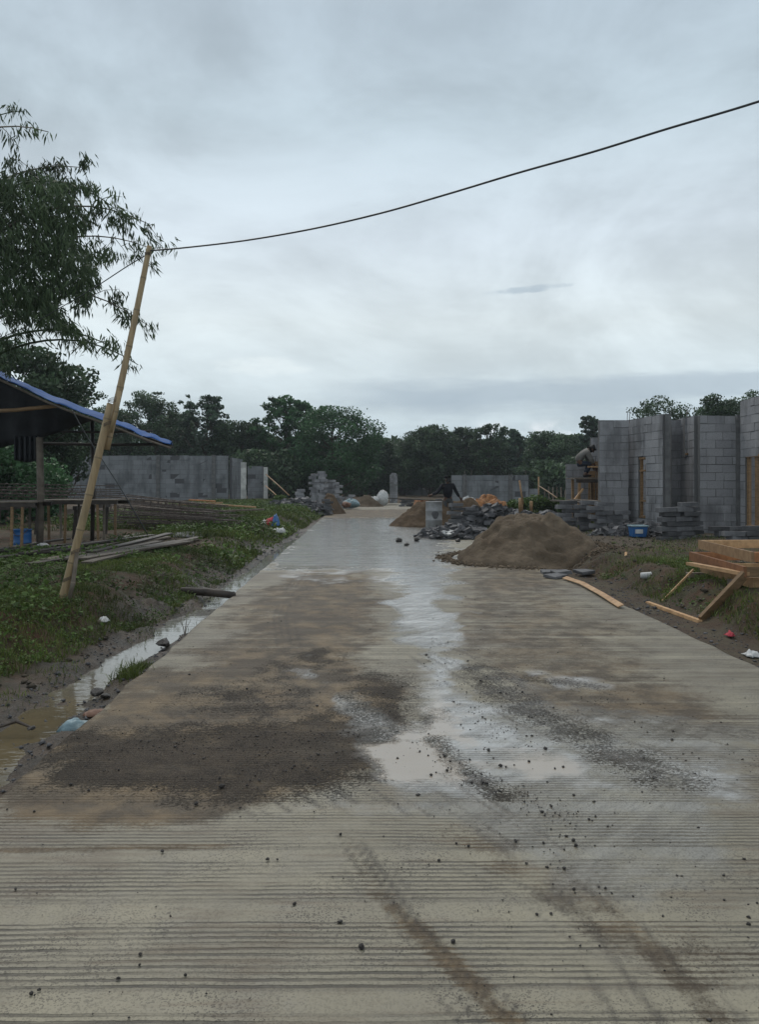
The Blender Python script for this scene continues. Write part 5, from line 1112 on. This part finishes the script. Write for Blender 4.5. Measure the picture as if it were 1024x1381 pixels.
# ------------------------------------------------------------ bamboo clump, left
def bamboo_clump():
    global rng; rng = np.random.default_rng(44); rd = random.Random(44)
    root = empty('bamboo_clump', (-8.2, 12.5, .3), 'tall bamboo clump with drooping leaf sprays leaning in from the left edge', 'bamboo')
    sprays = []
    stems = [((-210, 500), (-120, 120), (65, 178)), ((-215, 560), (-90, 200), (112, 226)), ((-205, 600), (-20, 190), (200, 302)), ((-215, 600), (0, 250), (203, 335)), ((-200, 600), (10, 300), (188, 432)), ((-200, 640), (0, 370), (160, 474)), ((-215, 540), (-110, 150), (30, 150)), ((-210, 560), (-30, 130), (160, 285)), ((-200, 620), (0, 340), (112, 455)), ((-190, 640), (20, 380), (186, 492))]
    for i, (a, b, c) in enumerate(stems):
        D = 11.2+(i*3 % 5)*.55; A_, B_, C_ = P(*a, D+.4), P(*b, D+.3), P(*c, D); A0 = Vector((A_.x-.1, A_.y, .2)); mb = MB()
        pts = [A0.lerp(A_, t/4) for t in range(4)]+[A_*(1-t)**2+B_*2*t*(1-t)+C_*t*t for t in np.linspace(0, 1, 18)]
        mb.tube(pts, np.linspace(.045, .006, len(pts)), 7); 
        # side twigs
        for k, p in enumerate(pts[5:]):
            t = k/(len(pts)-6)
            if p.x/p.y*F+512 < -60: continue
            for q_ in range((1, 3, 2, 2, 2, 1, 1, 2, 2, 1)[i] if k % 2 or i not in (0, 5, 6, 9) else 0):
                L = rd.uniform(.35, 1.0)*(1.15-t*.75); d = Vector((rd.uniform(-.3, 1), rd.uniform(-1, 1), rd.uniform(-.9, .5))).normalized(); e = p+d*L+Vector((0, 0, -.18*L)); m_ = p.lerp(e, .5)+Vector((0, 0, .08*L))
                mb.tube([p, m_, e], [.007, .005, .003], 4, cap=False)
                for s in range(4): sprays.append(m_.lerp(e, s/4)+Vector((rd.gauss(0, .05), rd.gauss(0, .05), rd.gauss(0, .05))))
            sprays.append(p)
        mb.build('culm', M['leaf_bamboo'] if i > 4 else M['wood_grey'], root, smooth=True)
    from_poly = [(-90, 215), (0, 240), (50, 228), (100, 252), (135, 300), (155, 332), (142, 372), (125, 400), (110, 418), (95, 445), (60, 440), (30, 425), (-90, 470)]
    def inside(x, y):
        c = False; n = len(from_poly)
        for i in range(n):
            (x0, y0), (x1, y1) = from_poly[i], from_poly[(i+1) % n]
            if (y0 <= y) != (y1 <= y) and x < x0+(y-y0)/(y1-y0)*(x1-x0): c = not c
        return c
    n = 0
    while n < 2300:
        x, y = rd.uniform(-90, 180), rd.uniform(150, 470)
        if not inside(x, y): continue
        if float(fbm(np.array([x*.022]), np.array([y*.022]), 3, 71)[0]) < .37+.0007*max(0, x-20): continue
        n += 1; sprays.append(P(x, y, rd.uniform(11, 13.6)))
    S = np.array([tuple(s) for s in sprays]); m_ = 8; k = np.repeat(np.arange(len(S)), m_); n = len(k)
    dirs = rng.normal(size=(len(S), 3))*.38; dirs[:, 2] = -1.0; dirs[:, 0] += .12; dr = dirs[k]+rng.normal(size=(n, 3))*.30; dr /= np.linalg.norm(dr, axis=1)[:, None]
    L = rng.uniform(.10, .19, n)[:, None]; b = S[k]+rng.normal(size=(n, 3))*.045; sd = np.cross(dr, rng.normal(size=(n, 3))); sd /= np.linalg.norm(sd, axis=1)[:, None]; up = np.cross(sd, dr); w = L*.085
    t1 = b+dr*L*.35; t2 = b+dr*L+up*L*.06*-1
    V = np.stack([b, t1+sd*w, t2, t1-sd*w], 1).reshape(-1, 3)
    fastmesh('leaves', V, np.arange(n*4).reshape(n, 4), np.clip(rng.normal(.4, .22, n), 0, 1), M['leaf_bamboo'], root)
bamboo_clump()
# ------------------------------------------------------------ grass and weeds on the banks
def scatter(n, u0, u1, y0, y1, cond, seed, pw=1.0):
    r = np.random.default_rng(seed); U = r.uniform(u0, u1, n); Y = y0+(y1-y0)*r.uniform(0, 1, n)**pw; X = U-SL*Y; k = cond(X, Y, U, r); X, Y, U = X[k], Y[k], U[k]
    return X, Y, hgt(X, Y)
def blades(name, X, Y, Z, h, w, mat, seed, label, cat, lean=.5):
    r = np.random.default_rng(seed); n = len(X); a = r.uniform(0, 6.283, n); H = h*r.uniform(.45, 1.25, n)*np.ones(n); W = w*r.uniform(.6, 1.3, n)
    b = np.stack([X, Y, Z-.01], 1); s = np.stack([np.cos(a), np.sin(a), 0*a], 1)*W[:, None]; a2 = r.uniform(0, 6.283, n); l = r.uniform(.1, lean, n)*H*1.3
    m_ = b+np.stack([np.cos(a2)*l*.4, np.sin(a2)*l*.4, H*.6], 1); t = b+np.stack([np.cos(a2)*l, np.sin(a2)*l, H*(1-.3*l/np.maximum(H, .001))], 1)
    V = np.stack([b-s, b+s, m_+s*.7, m_-s*.7, t], 1).reshape(-1, 3); i = np.arange(n)*5
    Fq = np.stack([i, i+1, i+2, i+3], 1); Ft = np.stack([i+3, i+2, i+4, i+4], 1)
    me_F = np.concatenate([Fq]); tn = np.clip(r.normal(.45, .25, n), 0, 1)
    # blade tip as a second thin quad
    V2 = np.concatenate([V, (t+s*.08)], 0); Ft = np.stack([i+3, i+2, 5*n+np.arange(n), i+4], 1)
    o = fastmesh(name, V2, np.concatenate([Fq, Ft]), np.concatenate([tn, tn]), mat); return tag(o, label, cat, kind='stuff')
def weeds(name, X, Y, Z, size, hgt_, mat, seed, label):
    global rng; rng = np.random.default_rng(seed); n = len(X); k = np.repeat(np.arange(n), 7); m_ = len(k)
    c = np.stack([X[k], Y[k], Z[k]], 1)+np.concatenate([rng.normal(0, size*1.1, (m_, 2)), rng.uniform(.1, 1, (m_, 1))*hgt_], 1)
    tn = np.clip((rng.normal(.45, .2, n))[k]+rng.normal(0, .15, m_), 0, 1); o = leaves(name, c, size, mat, None, tn, 1.6, .6); return tag(o, label, 'weeds', kind='stuff')
foot = lambda Y: np.interp(Y, [2, 4, 6, 7, 9, 20, 30, 50], [-2.9, -2.85, -2.72, -2.5, -2.14, -2.05, -1.8, -1.75])
def cl(thr, sc=1.1, seed=0, top=None):
    def f(X, Y, U, r):
        d = fbm(X*sc, Y*sc, 4, 60+seed); return (d+r.normal(0, .03, len(X)) > thr) & (U < foot(Y)-.05) & ((U > -6.5) | (Y > 12)) & ~((U < -4.6) & (Y > 13.2) & (Y < 19))
    return f
def cr(thr, sc=1.1, seed=0):
    return lambda X, Y, U, r: (fbm(X*sc, Y*sc, 4, 80+seed)+r.normal(0, .03, len(X)) > thr) & (U > np.interp(Y, [8, 14, 18], [3.75, 3.75, 4.4])) & ~((U < 4.6) & (Y > 13.0) & (Y < 17)) & ((Y < 12.3) | (r.random(len(X)) < .12))
X, Y, Z = scatter(140000, -7, -2.0, 4.2, 14, cl(.485), 1, 1.2); blades('grass', X, Y, Z, .085, .0034, M['grass'], 2, 'short green grass on the left bank', 'grass', .9)
X, Y, Z = scatter(12000, -7, -2.0, 4.2, 14, cl(.475, 1.6, 4), 3, 1.2); weeds('ground_weeds', X, Y, Z, .030, .07, M['weed'], 4, 'low leafy weeds covering the left bank')
X, Y, Z = scatter(1500, -7, -2.0, 4.6, 14, cl(.57, .8, 9), 13, 1.2); weeds('broadleaf_weeds', X, Y, Z, .065, .14, M['weed'], 14, 'taller broad-leaved weeds in clumps on the left bank')
X, Y, Z = scatter(90000, -9, -1.8, 14, 50, cl(.42, .5), 5, 1.5); blades('verge_grass', X, Y, Z, .15, .011, M['grass'], 6, 'rougher grass on the verge further along the left of the road', 'grass', .8)
X, Y, Z = scatter(4500, -9, -1.8, 14, 46, cl(.47, .5, 7), 15, 1.5); weeds('verge_weeds', X, Y, Z, .09, .20, M['weed'], 16, 'leafy weeds on the far part of the left verge')
X, Y, Z = scatter(90000, 3.6, 8, 5.5, 20, cr(.49), 7, 1.2); blades('bank_grass', X, Y, Z, .10, .0042, M['grass'], 8, 'dark green grass on the right bank', 'grass', .9)
X, Y, Z = scatter(6500, 3.6, 8, 5.5, 17, cr(.47, 1.5, 3), 9, 1.2); weeds('bank_weeds', X, Y, Z, .035, .09, M['weed'], 10, 'low leafy weeds covering the right bank')
X, Y, Z = scatter(24000, 3.6, 12, 20, 55, lambda X, Y, U, r: fbm(X*.5, Y*.5, 3, 5) > .44, 11); blades('plot_grass', X, Y, Z, .22, .016, M['grass'], 12, 'coarse grass between the far plots right of the road', 'grass', .7)
def tuft(px, py, n, h, w, spread, name, label, seed, z=-.07):
    g = G(px, py, z); r = np.random.default_rng(seed); X = g.x+r.normal(0, spread, n); Y = g.y+r.normal(0, spread*1.3, n); o = blades(name, X, Y, np.full(n, z), h, w, M['grass'], seed, label, 'grass', .8); del o['kind']; return o
tuft(174, 915, 300, .13, .0032, .065, 'grass_tuft', 'bright green grass tuft growing at the ditch edge beside the road', 71)
tuft(190, 900, 160, .08, .003, .05, 'grass_tuft', 'short grass tuft right behind the bright one at the ditch', 72)
r = np.random.default_rng(55); n = 2600; Y = 4.6+9*r.random(n)**1.3; U = foot(Y)+r.normal(.12, .16, n); kk = fbm(U*3, Y*2.2, 3, 8) > .5; X = (U-SL*Y)[kk]; Y = Y[kk]; blades('ditch_edge_grass', X, Y, hgt(X, Y), .07, .0032, M['grass'], 56, 'thin grass creeping down onto the mud beside the ditch', 'grass', .9)
mb = MB(); g = G(249, 858, -.05)
for k in range(5): a = k*1.3; mb.tube([g, g+Vector((math.cos(a)*.02, 0, .09)), g+Vector((math.cos(a)*.06, math.sin(a)*.03, .16+.03*(k % 3)))], [.0035, .003, .0015], 5)
tag(mb.build('dry_stem', M['wood_grey'], at=g), 'thin dry twiggy stem standing in the ditch water', 'twig')
# ------------------------------------------------------------ stones
def stone_proto(seed, mat, name='stone'):
    r = random.Random(seed); import bmesh
    bm = bmesh.new(); bmesh.ops.create_icosphere(bm, subdivisions=2, radius=1)
    for v in bm.verts: v.co *= 1+.28*(float(vn(np.array([v.co.x*1.6+seed*3]), np.array([v.co.y*1.6+v.co.z*2.1]), seed)[0])-.5)*2
    for _ in range(5):
        d = Vector((r.gauss(0, 1), r.gauss(0, 1), r.gauss(0, 1))).normalized(); c = r.uniform(.55, .8)
        for v in bm.verts:
            e = v.co.dot(d)-c
            if e > 0: v.co -= d*e
    me = bpy.data.meshes.new(name); bm.to_mesh(me); bm.free(); me.materials.append(mat); a = me.attributes.new('tint', 'FLOAT', 'FACE'); a.data.foreach_set('value', [.5]*len(me.polygons)); return me
SM = [stone_proto(i, M['stone_road']) for i in range(5)]
def stone(px, py, r, label, group=None, z=0, sq=.7):
    g = G(px, py, z); o = bpy.data.objects.new('stone', random.choice(SM)); C.objects.link(o); o.location = (g.x, g.y, z+r*sq*.7); o.scale = (r*random.uniform(.85, 1.2), r*random.uniform(.8, 1.1), r*sq); o.rotation_euler = (random.uniform(-.2, .2), 0, random.uniform(0, 6.3)); return tag(o, label, 'stone', group)
stone(221, 872, .07, 'round dark stone sitting in the ditch water by the road edge', z=-.08)
stone(488, 1279, .0125, 'angular dark stone on the trowelled band near the camera, largest loose stone on the road')
for px, py in ((190, 1302), (189, 1288), (160, 1321), (52, 1336), (323, 1090), (375, 1160), (360, 1160), (220, 1149), (696, 1135), (633, 1142), (710, 1165), (726, 1234), (613, 1271), (1006, 1160), (760, 1172), (775, 1200), (41, 1341), (250, 1316), (634, 1025), (580, 1046), (760, 1035), (748, 1037), (713, 967), (719, 968), (867, 1023), (773, 1073), (943, 1117), (1021, 1219), (398, 1220), (20, 1200), (865, 1069), (622, 978), (578, 990), (743, 1233), (594, 1161), (653, 1011), (296, 1050), (44, 1095), (9, 1092), (458, 1126)):
    stone(px+random.uniform(-2, 2), py, random.uniform(.005, .009), 'small dark stone lying loose on the wet road', 'small stones scattered on the road')
for px, py in ((690, 716), (693, 715)): pass
for px, py, r_ in ((538, 731, .09), (562, 730, .10), (549, 736, .06), (618, 731, .08)): stone(px, py, r_, 'dark stone lying on the road before the broken pavers', 'dark stones before the broken pavers')
for px, py, r_ in ((130, 936, .055), (142, 940, .04), (42, 984, .03)): stone(px, py, r_, 'dark clod of earth lying in the ditch beside the road', 'clods in the ditch', z=-.07, sq=.45)
mb = MB(); g = G(20, 985, -.08); mb.tube([g+Vector((-.1, 0, .02)), g+Vector((.0, .02, .05)), g+Vector((.12, -.02, .02))], [.008, .012, .006], 6); tag(mb.build('stick', M['wood_dark'], at=g), 'short dark stick poking out of the yellow ditch water', 'stick')
def chips(name, X, Y, Z, S, mat, seed, label, cat='gravel'):
    r = np.random.default_rng(seed); n = len(X); base = np.array([(1, 0, 0), (-1, 0, 0), (0, 1, 0), (0, -1, 0), (0, 0, 1), (0, 0, -1)], float)
    V = base[None]*(S[:, None, None]*r.uniform(.6, 1.3, (n, 6, 1)))+r.normal(0, .18, (n, 6, 3))*S[:, None, None]; V[:, :, 2] *= .7
    V += np.stack([X, Y, Z+S*.3], 1)[:, None]; f = np.array([(0, 2, 4), (2, 1, 4), (1, 3, 4), (3, 0, 4), (2, 0, 5), (1, 2, 5), (3, 1, 5), (0, 3, 5)])
    Fq = (f[None]+np.arange(n)[:, None, None]*6).reshape(-1, 3); o = fastmesh(name, V.reshape(-1, 3), Fq, np.repeat(r.random(n), 8), mat, nside=3); return tag(o, label, cat, kind='stuff')
r = np.random.default_rng(5); n = 150000; U = r.uniform(-1.66, 3.1, n); Y = 2.1+10*r.uniform(0, 1, n)**1.4; X = U-SL*Y
d_, g_, w_, p_ = masks(X, Y)[:4]
den = np.clip(ss(.25, .8, g_)*.55+.022+.03*d_, 0, 1)
den = np.maximum(den, track([(590, 860), (600, 920), (640, 960), (700, 1000)], X, Y, .16, .30)); den = np.maximum(den, track([(560, 1010), (610, 1035), (700, 1075), (760, 1100)], X, Y, .13, .34)); den = np.maximum(den, track([(640, 880), (780, 930), (900, 1000), (1010, 1060)], X, Y, .35, .16))
den = np.where(p_ > .5, den*.25, den)*ss(.30, .62, fbm(X*2.5, Y*2.5, 3, 12))*1.3
k = r.random(n) < den; X, Y, U = X[k], Y[k], U[k]; S = np.exp(r.normal(-6.15, .50, len(X))).clip(.0012, .012)
pr = random.Random(77); tot = 0
for pts_, cnt, wd_ in (([(598, 880), (640, 940), (700, 1010)], 40, 22), ([(640, 1010), (700, 1060), (800, 1110), (740, 1180)], 42, 30), ([(700, 900), (850, 980), (960, 1060)], 34, 40), ([(560, 1000), (620, 1045), (690, 1070)], 26, 12), ([(500, 1120), (760, 1160), (1000, 1230)], 16, 60), ([(60, 1080), (300, 1060), (470, 1050)], 16, 30), ([(200, 920), (400, 930), (540, 950)], 16, 30)):
    for k_ in range(cnt):
        i_ = pr.randrange(len(pts_)-1); t_ = pr.random(); a_, b_ = pts_[i_], pts_[i_+1]
        stone(min(1010, a_[0]+(b_[0]-a_[0])*t_+pr.gauss(0, wd_)), a_[1]+(b_[1]-a_[1])*t_+pr.gauss(0, wd_*.35), .0035+min(.012, pr.expovariate(1/.0025)), 'small dark stone lying loose on the wet road', 'small stones scattered on the road')
chips('gravel', X, Y, np.full(len(X), .001), S, M['stone_road'], 6, 'fine dark gravel strewn over the wet road')
n = 9000; U = np.concatenate([r.uniform(-2.5, -1.7, n//2), r.uniform(3.12, 4.1, n//2)]); Y = 3+22*r.uniform(0, 1, n)**1.3; X = U-SL*Y; S = np.exp(r.normal(-4.9, .55, n)).clip(.003, .035)
chips('roadside_gravel', X, Y, hgt(X, Y), S, M['stone'], 8, 'loose stones and clods along both road edges')
n = 5000; U = np.where(r.random(n) < .5, r.uniform(-5.5, -2.4, n), r.uniform(3.8, 6.5, n)); Y = 4.5+14*r.uniform(0, 1, n)**1.2; X = U-SL*Y; S = np.exp(r.normal(-4.3, .5, n)).clip(.004, .05)
chips('earth_clods', X, Y, hgt(X, Y), S, M['bark'], 18, 'crumbled earth clods and dead leaves on both banks')

r = np.random.default_rng(91); n = 5200; a = r.uniform(0, 6.283, n); q_ = 1.0+np.abs(r.normal(0, .10, n)); X = 2.83+np.cos(a)*1.42*q_; Y = 15.2+np.sin(a)*1.66*q_; S = np.exp(r.normal(-4.3, .5, n)).clip(.004, .04)
chips('sand_crumbs', X, Y, np.where(X+SL*Y > 3.15, hgt(X, Y), 0), S, M['sand'], 92, 'crumbs of sand spilled round the foot of the large heap', 'sand')
def haze():
    m = bpy.data.materials.new('haze'); m.use_nodes = True; q = N(m.node_tree)
    v = q.n('ShaderNodeVolumePrincipled', {'Color': (.80, .88, .95, 1), 'Density': .0006, 'Anisotropy': .2}); q.n('ShaderNodeOutputMaterial', {'Volume': v})
    mb = MB(); mb.box((0, 60, 14), (340, 250, 31)); o = mb.build('haze', m); tag(o, 'thin damp haze in the air over the building site', 'haze', kind='stuff')
haze()
